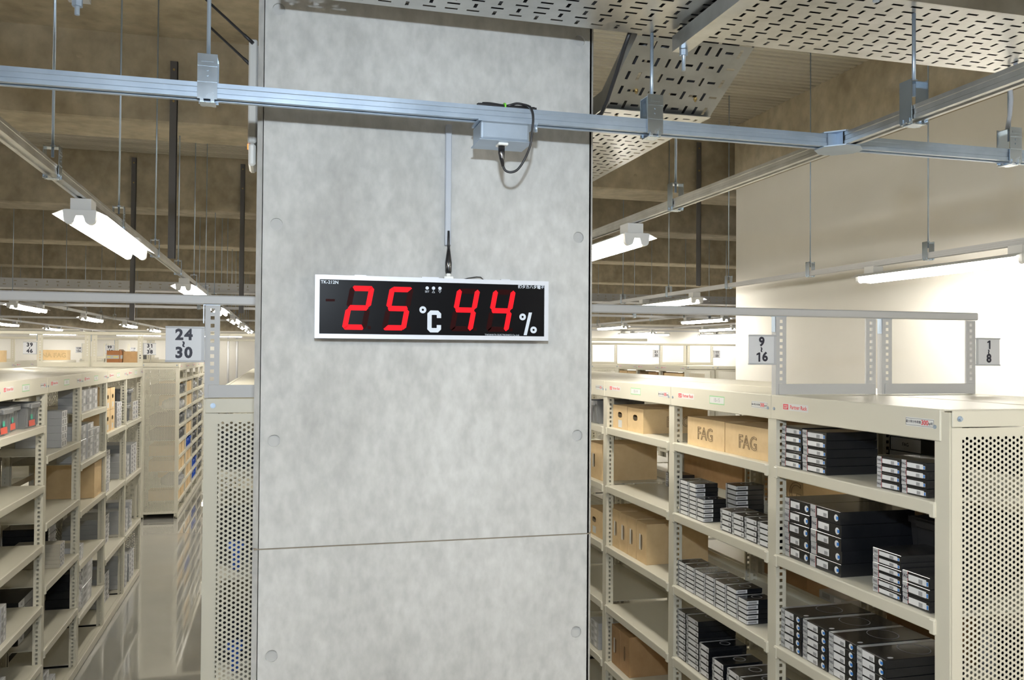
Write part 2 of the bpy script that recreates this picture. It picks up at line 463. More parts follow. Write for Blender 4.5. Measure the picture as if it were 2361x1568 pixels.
xrail(YR, XRR+.035, 6.0, 'zinc rail running right from the cross joint beneath the tray')
yrail(XRR, YR+.035, 29, 'lighting rail running back from the cross joint, right of pillar')
yrail(XRR, -6.5, YR-.035, 'lighting rail running from the cross joint towards upper right corner')
yrail(XLR, -6.5, 29, 'lighting rail receding over the left aisle')
yrail(XWR, -6.5, 19.85, 'lighting rail hung close along the white wall')
yrail(-2.9, 9.0, 29, 'lighting rail behind the left rack, over the next aisle')
yrail(-5.1, 9.0, 29, 'lighting rail farthest to the left')
yrail(5.95, 9.0, 19.85, 'lighting rail beyond the corner of the white wall')
yrail(8.1, 9.0, 19.85, 'lighting rail at the far right, mostly hidden by the white wall')
yrail(10.3, 9.0, 19.85, 'added lighting rail behind the white wall, carrying extra lamps')  # rail added to carry the extra lamps
xrail(19.5, 4.6, 12, 'added cross rail in front of the far white wall')  # rail added for the lamp row that lightens the far wall
xrail(12.3, -11, 11, 'cross rail far behind, linking the lighting rails')
xrail(28.9, -11, 3, 'cross rail in front of the far back wall')
xrail(17.0, -11, 11, 'cross rail farthest behind, just under the beams')
# cross joint
j = thing('rail_cross_joint', 'zinc cross joint plate where the two lighting rails meet', 'rail joint', (XRR, YR, RZ))
def cross_plate(z0, z1, a=.062, b=.022):
    m = MB(); pts = []
    for k in range(4):
        c, s = math.cos(k*PI/2), math.sin(k*PI/2)
        for (px, py) in [(a, -b), (a, b), (b*1.9, b*1.9)]:
            pts.append((px*c-py*s, px*s+py*c))
    m.poly([(x, y, z1) for x, y in pts]); m.poly([(x, y, z0) for x, y in pts][::-1])
    for k in range(len(pts)):
        (x0, y0), (x1, y1) = pts[k], pts[(k+1) % len(pts)]
        m.quad((x0, y0, z0), (x1, y1, z0), (x1, y1, z1), (x0, y0, z1))
    return m
cross_plate(-.0035, -.0005).obj('bottom_plate', 'zinc', j)
cross_plate(.0345, .038).obj('top_plate', 'zinc', j)
for k in range(4):
    c, s = math.cos(k*PI/2), math.sin(k*PI/2); m = MB()
    pp = [(.05, -.0225), (.024, -.024), (.0225, -.05)]
    pp = [(x*c-y*s, x*s+y*c) for x, y in pp]
    for q in range(2): m.quad((*pp[q], 0), (*pp[q+1], 0), (*pp[q+1], .0345), (*pp[q], .0345))
    m.obj('corner_web', 'zinc', j)

# ------------------------------------------------------------------ hangers
def bracket_mesh():
    m = MB(); t = .0018; hw = .0215; f = .0225
    m.box(-hw, hw, -f-t, -f, -.004, .098)                 # front plate
    m.box(-hw, hw, f, f+t, -.004, .098)                   # rear plate
    m.box(-hw, hw, -f, f, .092, .092+t)                   # top
    m.box(-hw, hw, -f-t-.0012, -f-t, .034, .038); m.box(-hw, hw, -f-t-.0012, -f-t, .070, .073)
    for x in (-.0115, .0115):
        m.box(x-.004, x+.004, -f-t-.002, -f+.006, -.009, .004)
        m.box(x-.004, x+.004, f-.006, f+t+.002, -.009, .004)
    m.box(-hw*.8, hw*.8, -.018, .018, -.0105, -.009)
    for z in (.050, .062):
        m.tube([(0, -f-t-.002, z), (0, -f-t, z)], .0028, 8)
    m.box(-.013, .013, -f-t-.0008, -f-t, .080, .088)
    return m.mesh('bracket', 'bracket_zinc')
BRK = bracket_mesh()
NUT = MB().tube([(0, 0, .094), (0, 0, .102)], .0085, 6, smooth=False).mesh('nut', 'zinc')
RODS = {}
def rod_mesh(h, r):
    k = (round(h, 2), r)
    if k not in RODS: RODS[k] = MB().tube([(0, 0, .062), (0, 0, h)], r, 10).mesh('rod', 'zinc')
    return RODS[k]
def hanger(x, y, label, group=None, alongx=False, top=ZC, r=.0046, z=RZ):
    t = thing('rail_hanger', label, 'hanger', (x, y, z), 0 if alongx else PI/2, group)
    put('bracket', BRK, t); put('nut', NUT, t); put('rod', rod_mesh(top-z, r), t)
    return t
hanger(-.165, YR, 'zinc hanger clip and rod on the front rail, left of pillar', None, True, ZC)
hanger(.929, YR, 'zinc hanger clip and rod on the front rail, right of pillar', None, True, TZ-.001)
hanger(2.067, YR, 'zinc hanger clip at far right, cable coming down its rod', None, True, TZ-.001)
hanger(XRR, 1.794, 'zinc hanger clip holding the rail in the upper right corner', None, False, TZ-.001)
hanger(XRR, 3.12, 'hanger clip on the right rail, between pillar and cross joint')
nm = ['first', 'second', 'third', 'fourth', 'fifth', 'sixth', 'seventh', 'eighth', 'ninth', 'tenth', 'eleventh', 'twelfth', 'thirteenth', 'fourteenth', 'fifteenth', 'sixteenth']
for k in range(1, 8):
    hanger(XRR, 3.12+1.2*k, '%s hanger behind the pillar on the right lighting rail' % nm[k], 'hangers of the rail right of the pillar', r=.004)
for k in range(16):
    hanger(XLR, 3.15+1.22*k, '%s hanger clip and rod along the left aisle lighting rail' % nm[k], 'hangers of the left aisle rail', r=.0046 if k == 0 else .0042)
for k in range(14):
    hanger(XWR, 4.276+1.17*k, '%s hanger rod from the right on the rail beside the white wall' % nm[k], 'hangers of the wall rail', r=.004)
for xr, side in ((-2.9, 'behind the left rack'), (-5.1, 'farthest to the left'), (5.95, 'beyond the white wall corner')):
    for k in range(9 if xr < 0 else 8):
        hanger(xr, 9.6+1.25*k, '%s thin hanger rod of the lighting rail %s' % (nm[k], side), 'hangers of the rail %s' % side, r=.004)
for k in range(-7, 8):
    if k in (-2, 0, 2): continue
    hanger(k*1.25+.2, 12.3, '%s thin hanger rod from the left on the far cross rail' % nm[k+7], 'hangers of the far cross rail', True, r=.004)
# green earth cable down the right-hand rod
m = MB().tube([(2.02, 2.02, 2.998), (2.035, 2.03, 2.985), (2.03, 2.05, 2.95), (2.045, 2.06, 2.91), (2.055, 2.075, 2.87), (2.06, 2.09, 2.83)], .006, 8, mi=0)
o = m.obj('earth_cable', 'conduit_grey'); tag(o, 'grey-green cable coming down through the tray at far right', 'cable')

# flat steel droppers bolted to the beams
for (x, y, z0, z1, lab) in [(-.73, 6.40, 2.80, 4.17, 'dark steel dropper bar bolted to beam, left of pillar'),
                            (3.95, 7.75, 2.84, 4.25, 'dark steel dropper bar beside the white wall corner'),
                            (-1.58, 10.335, 2.5, 4.3, 'far dark dropper bar behind the lit lamp on the left'),
                            (-.43, 10.335, 2.6, 4.3, 'far dark dropper bar beside left edge of the pillar')]:
    d = thing('dropper_bar', lab, 'steel bar', (x, y, 0))
    m = MB().box(-.025, .025, 0, .004, z0, z1); m.box(.021, .025, 0, .04, z0, z1); m.obj('bar', 'dark_steel', d)
    for z in (z1-.06, z1-.28): MB().tube([(0, -.008, z), (0, .004, z)], .008, 6, smooth=False).obj('bolt', 'brass', d)

# ------------------------------------------------------------------ fluorescent fixtures
FL = 1.30
def fixture_meshes():
    M = {}
    M['mount'] = MB().box(-.036, .036, -.045, .045, -.045, -.001).mesh('mount_box', 'fixture_white')
    pr = [(-.095, -.066), (-.052, -.046), (.052, -.046), (.095, -.066), (.095, -.0645), (.052, -.0445), (-.052, -.0445), (-.095, -.0645)]
    M['reflector'] = MB().extrude(pr, 'y', 0, FL).mesh('reflector', 'fixture_white')
    m = MB()
    n = 10
    def lobe(cx):
        return [(cx+.019*math.cos(PI+PI*k/n), -.082+.019*math.sin(PI+PI*k/n)) for k in range(n+1)]
    outline = [(-.058, -.047)] + lobe(-.036) + [(-.012, -.068), (.012, -.068)] + lobe(.036) + [(.058, -.047)]
    m.extrude(outline[::-1], 'y', -.004, .022)
    M['socket'] = m.mesh('lamp_holder', 'fixture_white')
    m = MB().tube([(0, .02, 0), (0, FL-.02, 0)], .0160, 8, caps=False)
    M['tube'] = m.mesh('lamp_tube', 'tube_light')
    return M
FX = fixture_meshes()
def fixture(x, y, label, group=None, z=RZ, rz=0):
    t = thing('fluorescent_lamp', label, 'lamp', (x, y, z), rz, group)
    put('mount_box', FX['mount'], t, (0, .06, 0)); put('mount_box', FX['mount'], t, (0, FL-.1, 0)); put('reflector', FX['reflector'], t)
    put('lamp_holder', FX['socket'], t); put('lamp_holder', FX['socket'], t, (0, FL-.018, 0))
    for s in (-.036, .036): put('lamp_tube', FX['tube'], t, (s, 0, -.084))
    return t
SPC = 3.62
for xr, where in ((XLR, 'left aisle rail'), (XRR, 'rail right of pillar'), (XWR, 'rail by the white wall')):
    for k in range(-2, 5 if xr == XWR else 7):
        y = 3.56+SPC*k - (.06 if xr == XRR else 0)
        if k < 0: lab = '%s twin tube lamp behind the viewer on the %s' % (('far', 'near')[k+2], where)
        elif k == 0: lab = 'nearest lit twin tube lamp on the %s' % where
        elif k == 1: lab = 'second lit twin tube lamp along the %s' % where
        else: lab = '%s lit twin tube lamp along the %s' % (nm[k], where)
        fixture(xr, y, lab, None if k in (0, 1) else ('distant lamps of the %s' % where if k > 1 else 'lamps behind the viewer'))
for xr, where, ks in ((-2.9, 'second rail from the left', range(2, 7)), (-5.1, 'leftmost rail', range(2, 7)), (5.95, 'rail beyond the wall corner', range(2, 5)),
                      (8.1, 'rail at far right end', range(2, 5))):
    for k in ks:
        fixture(xr, 3.6+SPC*k, '%s distant lit twin tube lamp on the %s' % (nm[k-2], where), 'distant lamps of the %s' % where)
for k in (2, 3, 4): fixture(10.3, 3.6+SPC*k, '%s lamp added behind the white wall to brighten the far wall' % nm[k-2], 'added lamps behind the white wall')  # extra lamps added to brighten the far white wall
for i_, x_ in enumerate((6.4, 8.5, 10.6)): fixture(x_+FL/2, 19.5, '%s lamp added on the cross rail to brighten the far white wall' % nm[i_], 'added lamps before the far white wall', rz=PI/2)  # lamp row added close to the far white wall to lighten it
for i_, x_ in enumerate((-9.0, -6.6, -4.2, -1.8)): fixture(x_+FL/2, 28.9, '%s lamp from the left along the far back wall' % nm[i_], 'lamps before the far back wall', rz=PI/2)
for xr in (-2.9, -5.1):
    for k in (-1, 0, 1): fixture(xr, 3.6+SPC*k, '%s lamp left of the frame on the %s rail' % (('near', 'middle', 'far')[k+1], 'second' if xr > -4 else 'leftmost'), 'lamps left of the frame')

# ------------------------------------------------------------------ display on the pillar
DX0, DX1, DZ0, DZ1, DY = .084, .702, 2.195, 2.356, 2.252
dsp = thing('led_display', 'black digital display showing 25 °C and 44 % in red, silver frame', 'display', (DX0, DY, DZ0))
W_, H_ = DX1-DX0, DZ1-DZ0
B_ = .0115
MB().box(.002, W_-.002, .012, .047, .002, H_-.002).obj('housing', 'frame_alu', dsp)
fr = MB()
def fbar(pts):
    i = len(fr.v)
    for y in (0, .014):
        for (x, z) in pts: fr.v.append((x, y, z))
    n = len(pts)
    fr.f.append(tuple(range(i, i+n))); fr.m.append(0); fr.sm.append(False)
    for k in range(n):
        q = (k+1) % n; fr.f.append((i+k, i+n+k, i+n+q, i+q)); fr.m.append(0); fr.sm.append(False)
for pts in ([(0, 0), (W_, 0), (W_-B_, B_), (B_, B_)], [(W_, 0), (W_, H_), (W_-B_, H_-B_), (W_-B_, B_)], [(W_, H_), (0, H_), (B_, H_-B_), (W_-B_, H_-B_)], [(0, H_), (0, 0), (B_, B_), (B_, H_-B_)]):
    fr = MB(); fbar(pts); fr.obj('frame_bar', 'frame_alu', dsp)
pm = MB(); pm.box(B_-.001, W_-B_+.001, .004, .010, B_-.001, H_-B_+.001); pm.obj('front_panel', 'panel_black', dsp)
YF = .0034
DH = .113; DWd = .062; TH = .0135; SH = .021     # digit height, width, stroke, slant
def seg_polys():
    t = TH; g = .0011; w, h = DWd, DH; k = t*.5
    def hseg(z): return [(k*.6+g, z), (k*1.4, z+k), (w-k*1.4, z+k), (w-k*.6-g, z), (w-k*1.4, z-k), (k*1.4, z-k)]
    def vseg(x, z0, z1): return [(x, z0+g), (x+k, z0+k*.9+g), (x+k, z1-k*.9-g), (x, z1-g), (x-k, z1-k*.9-g), (x-k, z0+k*.9+g)]
    hb, hm, ht = k, h/2, h-k
    xl, xr = k, w-k
    S = {'a': [(xl-.001+g, ht+.4*k), (xl+.4*k, h), (xr-.2*k, h), (xr+.5*k-g, ht+.5*k), (xr-k*1.1, ht-k), (xl+k*1.1, ht-k)],
         'd': [(xl-.5*k+g, hb-.5*k), (xl+.2*k, 0), (xr-.4*k, 0), (xr-g, hb-.4*k), (xr-k*1.1, hb+k), (xl+k*1.1, hb+k)],
         'g': hseg(hm),
         'b': vseg(xr, hm, ht+k*.9), 'c': vseg(xr, hb-k*.9, hm), 'f': vseg(xl, hm, ht+k*.9), 'e': vseg(xl, hb-k*.9, hm)}
    return S
SEG = seg_polys()
for (u, on) in ((.109, 'abged'), (.273, 'afgcd'), (.560, 'fgbc'), (.719, 'fgbc')):
    ox = u*W_; oz = .0225
    par = bpy.data.objects.new('digit', None); COL.objects.link(par); par.parent = dsp; par.location = (ox, YF, oz)
    for nme, pts in SEG.items():
        lit = nme in on
        m = MB(); i = 0
        pp = [(x+SH*z/DH, 0 if lit else .0002, z) for (x, z) in pts]
        m.poly(pp)
        m.obj('segment', 'seg_on' if lit else 'seg_off', par)
    m = MB(); m.box(DWd+.004, DWd+.012, .0002, .0006, .002, .010); m.obj('decimal_point', 'seg_off', par)
m = MB(); m.box(.027, .050, YF, YF+.0003, .094, .100); m.obj('minus_segment', 'seg_off', dsp)
def ringpart(cx, cz, ro, ri, name):
    m = MB(); m.ring((cx, YF, cz), (1, 0, 0), (0, 0, 1), circ(ro, 24), circ(ri, 24)); m.obj(name, 'print_white', dsp)
def DU(u, v): return (u*W_, (1-v)*H_)
cx, cz = DU(.446, .52); ringpart(cx, cz, .0092, .003, 'degree_mark')
# letter C drawn as a thick squared stroke
cx0, cz0 = DU(.4655, .885); cw, chh, s_ = .0365, .0575, .0115
m = MB()
outl = [(cw, chh*.66), (cw, chh-.008), (cw-.008, chh), (.008, chh), (0, chh-.008), (0, .008), (.008, 0), (cw-.008, 0), (cw, .008), (cw, chh*.34)]
inn = [(cw-s_, chh*.66), (cw-s_, chh-s_-.001), (cw-s_-.001, chh-s_), (s_+.001, chh-s_), (s_, chh-s_-.001), (s_, s_+.001), (s_+.001, s_), (cw-s_-.001, s_), (cw-s_, s_+.001), (cw-s_, chh*.34)]
for k in range(len(outl)-1):
    a, b, c, d = outl[k], outl[k+1], inn[k+1], inn[k]
    m.quad(*[(cx0+p[0], YF, cz0+p[1]) for p in (a, b, c, d)])
m.obj('letter_c', 'print_white', dsp)
px, pz = DU(.884, .605); ringpart(px, pz, .0092, .003, 'percent_ring')
px, pz = DU(.934, .82); ringpart(px, pz, .0092, .003, 'percent_ring')
m = MB(); ax, az = DU(.889, .91); bx2, bz2 = DU(.912, .53)
m.quad((ax, YF, az), (ax+.009, YF, az), (bx2+.009, YF, bz2), (bx2, YF, bz2)); m.obj('percent_slash', 'print_white', dsp)
def dtext(s, u, v, size, name, off=0.0, align='CENTER', spacing=1.0):
    m = MB(); x, z = DU(u, v)
    m.add_mesh(text_mesh(s, size, off, 0, align, spacing), frame((x, YF, z), (1, 0, 0), (0, 0, 1)))
    return m.obj(name, 'print_white', dsp)
dtext('TK-212N', .059, .115, .0115, 'model_print', .0002)
for u, s in ((.4635, 'SET'), (.4905, '△'), (.518, '▽')):
    x, z = DU(u, .165); m = MB(); m.tube([(x, YF-.0015, z), (x, YF+.002, z)], .0044, 14); m.obj('button', 'print_white', dsp)
    dtext(s, u, .225, .0075 if s == 'SET' else .009, 'button_print')
dtext('㈱タカハタ電子', .922, .105, .0105, 'maker_print', .0003)
dtext('TAKAHATA ELECTRONICS Co.,Ltd.', .793, .912, .0062, 'maker_print')
# vents and tabs on top of the housing
for (x0, x1) in ((.10, .13), (.275, .32), (.49, .515)):
    m = MB().box(x0, x1, .02, .04, H_-.002, H_+.004); m.obj('mounting_tab', 'frame_alu', dsp)
m = MB().cbox(.335, .360, .02, .040, H_-.002, H_+.008, .002); m.cbox(.341, .354, .022, .038, H_+.008, H_+.016, .003); m.obj('socket', 'white_plastic', dsp)
# plug, conduit, small loop of wire
pl = thing('power_lead', 'black moulded plug and lead between conduit and display', 'cable', (DX0+.3475, DY+.030, DZ1))
m = MB().tube([(0, 0, .016), (0, 0, .022), (0, 0, .045), (0, 0, .072), (0, 0, .084)], [.0075, .0088, .0092, .0055, .004], 12); m.obj('plug', 'black_gloss', pl)
m = MB().tube([(0, 0, .080), (0, .002, .10), (0, .004, .13)], .0038, 8); m.obj('lead', 'black_rubber', pl)
cd = MB().cbox(.4225, .4385, 2.284, 2.2995, 2.447, 2.772, .002)
tag(cd.obj('cable_conduit', 'conduit_grey'), 'thin grey cable conduit running up the pillar above the display', 'conduit')
m = MB().tube([(DX0+.385, DY+.033, DZ1+.0005), (DX0+.405, DY+.034, DZ1+.006), (DX0+.425, DY+.035, DZ1+.0095), (DX0+.437, DY+.035, DZ1+.009), (DX0+.446, DY+.035, DZ1+.001)], .0013, 6)
tag(m.obj('sensor_wire', 'black_rubber'), 'thin black wire looping on top edge of the display', 'cable')

# ------------------------------------------------------------------ power box on the rail
pb_ = thing('outlet_box', 'blue-grey zinc outlet box hung under the front rail', 'outlet box', (.527, YR, RZ))
m = MB().cbox(-.062, .062, -.036, .055, -.052, -.006, .006, seg=2); m.obj('box_body', 'zinc', pb_)
m = MB().cbox(-.066, .068, -.0415, .058, -.0555, -.052, .001); m.obj('cover_plate', 'zinc', pb_)
m = MB().box(-.066, .085, -.030, .05, -.006, -.0005); m.obj('top_flange', 'zinc', pb_)
for x in (.074, .083): MB().tube([(x, -.02, -.022), (x, -.02, .0)], .0038, 8).obj('screw', 'zinc', pb_)
m = MB().cbox(-.016, .010, -.030, .0, -.062, -.0555, .002); m.obj('socket', 'white_plastic', pb_)
m = MB().tube([(-.004, -.014, -.062), (-.004, -.014, -.078), (-.003, -.014, -.092), (.000, -.014, -.112)], [.0085, .0085, .0065, .0035], 12)
m.obj('plug', 'black_gloss', pb_)
cb_ = thing('coiled_power_cord', 'black power cord looped over the rail, tied with a green twist', 'cable', (.527, YR, RZ))
def smooth_path(p, n=6):
    p = [Vector(q) for q in p]; out = []
    for i in range(len(p)-1):
        a = p[max(i-1, 0)]; b = p[i]; c = p[i+1]; d = p[min(i+2, len(p)-1)]
        for k in range(n):
            t = k/n
            out.append(.5*((2*b)+(c-a)*t+(2*a-5*b+4*c-d)*t*t+(3*b-a-3*c+d)*t**3))
    out.append(p[-1]); return out
m = MB().tube(smooth_path([(.000, -.014, -.110), (.006, -.016, -.122), (.020, -.02, -.126), (.036, -.024, -.118), (.052, -.03, -.092), (.062, -.043, -.06), (.066, -.046, -.02), (.067, -.046, .012), (.062, -.036, .034), (.050, -.02, .044), (.034, -.01, .048), (.016, 0, .044), (-.01, .0, .040), (-.05, .0, .043)]), .0031, 8)
m.obj('lead', 'black_rubber', cb_)
m = MB()
for q in range(5):
    dy = (-.010, -.004, .003, .009, 0)[q]; dz = (.038, .041, .038, .042, .045)[q]
    m.tube(smooth_path([(-.066+.004*q, dy, dz), (-.03, dy, dz+.001), (.01, dy*.5, .039+.001*q), (.05, dy, dz-.001), (.086-.003*q, dy, dz+.001)]), .0032, 7)
m.obj('folded_bundle', 'black_rubber', cb_)
m = MB().tube([(.004, 0, .031), (.008, 0, .031)], .0125, 12); m.v = [(x, y*1.0, .040+(z-.031)*.8) for x, y, z in m.v]; m.obj('twist_tie', 'green_tie', cb_)

# ------------------------------------------------------------------ access point on the pillar's left side
ap = thing('wireless_unit', 'grey unit with two black antennas on left side of pillar', 'antenna unit', (-.062, 2.62, 2.86))
m = MB().cbox(-.034, -.010, -.02, .12, -.10, .20, .004); m.obj('housing', 'ap_white', ap)
m = MB().cbox(-.010, -.0005, -.012, .11, -.08, .185, .002); m.obj('wall_plate', 'grey_paint', ap)
m = MB().cbox(-.032, -.012, -.015, .10, -.165, -.10, .006); m.obj('lower_cover', 'white_plastic', ap)
m = MB().box(-.0355, -.033, .0, .006, -.115, -.10); m.obj('indicator', 'orange_led', ap)
for (p0, p1) in (((-.022, -.026, .185), (-.165, -.02, .31)), ((-.03, .05, .145), (-.15, .05, .25))):
    a = Vector(p0); b = Vector(p1); m = MB()
    m.tube([a, a.lerp(b, .16), a.lerp(b, .2), b], [.0052, .0050, .0038, .0036], 10); m.obj('antenna', 'black_rubber', ap)

# ------------------------------------------------------------------ storage racks
# local frame of a row: x = 0 is the open front, +x goes in, y runs along the row, front seen from -x
D = .46; BAY = .9; ZT = 2.007; PW = .058
def perf(wd, z0, z1, px=.0137, pz=.0158, r=.0049, mx=.032, mz=.018):
    """sheet with staggered round holes in the x-z plane"""
    m = MB(); n = int((wd-2*mx)/px); mx = (wd-n*px)/2
    nz = int((z1-z0-2*mz)/pz)-1; zz0 = (z0+z1)/2-(nz+.5)*pz/2; zz1 = zz0+(nz+.5)*pz
    m.quad((0, 0, z0), (mx, 0, z0), (mx, 0, z1), (0, 0, z1)); m.quad((wd-mx, 0, z0), (wd, 0, z0), (wd, 0, z1), (wd-mx, 0, z1))
    m.quad((mx, 0, z0), (wd-mx, 0, z0), (wd-mx, 0, zz0), (mx, 0, zz0)); m.quad((mx, 0, zz1), (wd-mx, 0, zz1), (wd-mx, 0, z1), (mx, 0, z1))
    inn = circ(r, 8); out = sqpts(px/2, pz/2)
    for i in range(n):
        x = mx+(i+.5)*px; sh = (pz/2 if i % 2 else 0)
        if i % 2: m.quad((x-px/2, 0, zz0), (x+px/2, 0, zz0), (x+px/2, 0, zz0+sh), (x-px/2, 0, zz0+sh))
        else: m.quad((x-px/2, 0, zz1-pz/2), (x+px/2, 0, zz1-pz/2), (x+px/2, 0, zz1), (x-px/2, 0, zz1))
        for j in range(nz): m.ring((x, 0, zz0+sh+(j+.5)*pz), (1, 0, 0), (0, 0, 1), out, inn)
    return m
def holes_strip(m, plane, a0, a1, z0, z1, c, hole=.0062, pitch=.025, mi=0):
    """strip with square holes; plane 'y' (constant y=c, a along x) or 'x' (constant x=c, a along y)"""
    n = int((z1-z0)/pitch); ac = (a0+a1)/2
    ux = (1, 0, 0) if plane == 'y' else (0, 1, 0)
    def P(a, z): return (a, c, z) if plane == 'y' else (c, a, z)
    for k in range(n):
        zc = z0+(k+.5)*pitch
        m.ring(P(ac, zc), ux, (0, 0, 1), [(a0-ac, -pitch/2), (a1-ac, -pitch/2), (a1-ac, pitch/2), (a0-ac, pitch/2)],
               [(-hole, -hole), (hole, -hole), (hole, hole), (-hole, hole)], mi)
    m.quad(P(a0, z0+n*pitch), P(a1, z0+n*pitch), P(a1, z1), P(a0, z1), mi)
def post_mesh():
    m = MB(); d = .042
    m.box(0, .0022, -PW/2, PW/2, 0, 2.0)
    for s in (-1, 1):
        holes_strip(m, 'y', .0022, d, .03, 2.0, s*PW/2)
        m.box(d, d+.002, s*PW/2-(.012 if s > 0 else 0), s*PW/2+(.012 if s < 0 else 0), 0, 2.0)
    return m.mesh('post', 'cream_paint')
def shelf_mesh():
    m = MB(); L = BAY-PW+.012; y0, y1 = -L/2, L/2
    m.box(.008, D-.004, y0+.006, y1-.006, -.003, 0)
    m.cbox(-.006, .016, y0, y1, -.040, .0005, .004, seg=2)
    m.box(D-.006, D-.004, y0+.006, y1-.006, 0, .036)
    for s in (y0, y1-.022): m.cbox(-.0085, .004, s, s+.022, -.047, -.003, .003)
    return m.mesh('shelf', 'cream_paint')
def beam_mesh():
    m = MB().cbox(-.005, .012, .0015, BAY-.0015, 1.914, ZT, .0025)
    return m.mesh('top_beam', 'cream_paint')
def top_mesh(): return MB().cbox(.012, D, .002, BAY-.002, ZT-.006, ZT-.001, .0015).mesh('top_panel', 'cream_paint')
def base_mesh():
    m = MB().cbox(-.004, .03, 0, BAY, 0.004, .062, .003); return m.mesh('base_rail', 'cream_paint')
def base_shelf(): return MB().box(.03, D-.01, .03, BAY-.03, .055, .06).mesh('base_shelf', 'cream_paint')
POST, SHELF, BEAM, TOP, BASE, BSH = post_mesh(), shelf_mesh(), beam_mesh(), top_mesh(), base_mesh(), base_shelf()
PERF = perf(D-.012, .07, 1.955).mesh('end_panel', 'cream_paint')
BACKP = perf(BAY-.07, .09, 1.90, px=.0274, pz=.0316, r=.0098).mesh('back_panel', 'cream_paint')
TRIM = MB().cbox(.004, D-.002, -.006, -.001, 1.958, ZT-.002, .0015).mesh('panel_trim', 'cream_paint')
BOLT = MB().tube([(0, 0, 0), (-.003, 0, 0)], .0085, 12).tube([(-.003, 0, 0), (-.008, 0, 0)], .0055, 6, smooth=False).mesh('bolt', 'zinc')
FLUSH = MB().tube([(0, 0, 0), (-.0025, 0, 0)], .006, 10).mesh('bolt', 'zinc')

def sticker_frame(y, z): return frame((-.0056, y, z), (0, -1, 0), (0, 0, 1))
def logo_sticker():
    m = MB(); w_, h_ = .165, .026
    F = sticker_frame(0, 0)
    def R(x0, x1, z0, z1, d, mi): m.quad(*[tuple(F @ Vector(p)) for p in ((x0, z0, d), (x1, z0, d), (x1, z1, d), (x0, z1, d))], mi)
    R(-w_/2, w_/2, -h_/2, h_/2, 0, 0)
    R(-w_/2+.003, -w_/2+.037, -h_/2+.003, h_/2-.003, .0002, 1)
    for (x0, x1, z0, z1) in ((-w_/2+.008, -w_/2+.032, .004, .006), (-w_/2+.009, -w_/2+.012, -.007, .001), (-w_/2+.017, -w_/2+.020, -.007, .001), (-w_/2+.012, -w_/2+.017, -.007, -.005), (-w_/2+.024, -w_/2+.027, -.008, .001), (-w_/2+.027, -w_/2+.032, -.002, .001)):
        R(x0, x1, z0, z1, .0004, 0)
    m.add_mesh(text_mesh('Partner Rack', .0205, .0003), F @ Matrix.Translation((.020, 0, .0004)), 1)
    return m.mesh('logo_sticker', ['sticker_white', 'red_print'])
def load_sticker():
    m = MB(); w_, h_ = .118, .027
    F = sticker_frame(0, 0)
    def R(x0, x1, z0, z1, d, mi): m.quad(*[tuple(F @ Vector(p)) for p in ((x0, z0, d), (x1, z0, d), (x1, z1, d), (x0, z1, d))], mi)
    R(-w_/2, w_/2, -h_/2, h_/2, 0, 0)
    for (a, b, c, d) in ((-w_/2, w_/2, h_/2-.004, h_/2-.0032), (-w_/2, w_/2, -h_/2+.0032, -h_/2+.004), (-w_/2, -w_/2+.001, -h_/2+.0032, h_/2-.0032), (w_/2-.001, w_/2, -h_/2+.0032, h_/2-.0032)): R(a, b, c, d, .0002, 2)
    m.add_mesh(text_mesh('最大等分布荷重', .0092, .0001), F @ Matrix.Translation((-.026, 0, .0004)), 2)
    m.add_mesh(text_mesh('300', .020, .0005), F @ Matrix.Translation((.022, 0, .0004)), 1)
    m.add_mesh(text_mesh('kg/段', .0085, .0001), F @ Matrix.Translation((.046, -.001, .0004)), 2)
    return m.mesh('load_sticker', ['sticker_white', 'red_print', 'ink'])
LOGO, LOAD = logo_sticker(), load_sticker()
def code_sticker(s):
    m = MB(); w_, h_ = .135, .036
    F = sticker_frame(0, 0)
    def R(x0, x1, z0, z1, d, mi): m.quad(*[tuple(F @ Vector(p)) for p in ((x0, z0, d), (x1, z0, d), (x1, z1, d), (x0, z1, d))], mi)
    R(-w_/2, w_/2, -h_/2, h_/2, 0, 1); R(-w_/2+.004, w_/2-.004, -h_/2+.004, h_/2-.004, .0002, 0)
    m.add_mesh(text_mesh(s, .024, 0), F @ Matrix.Translation((0, 0, .0004)), 2)
    return m.mesh('bay_sticker', ['sticker_white', 'green_print', 'barcode_grey'])

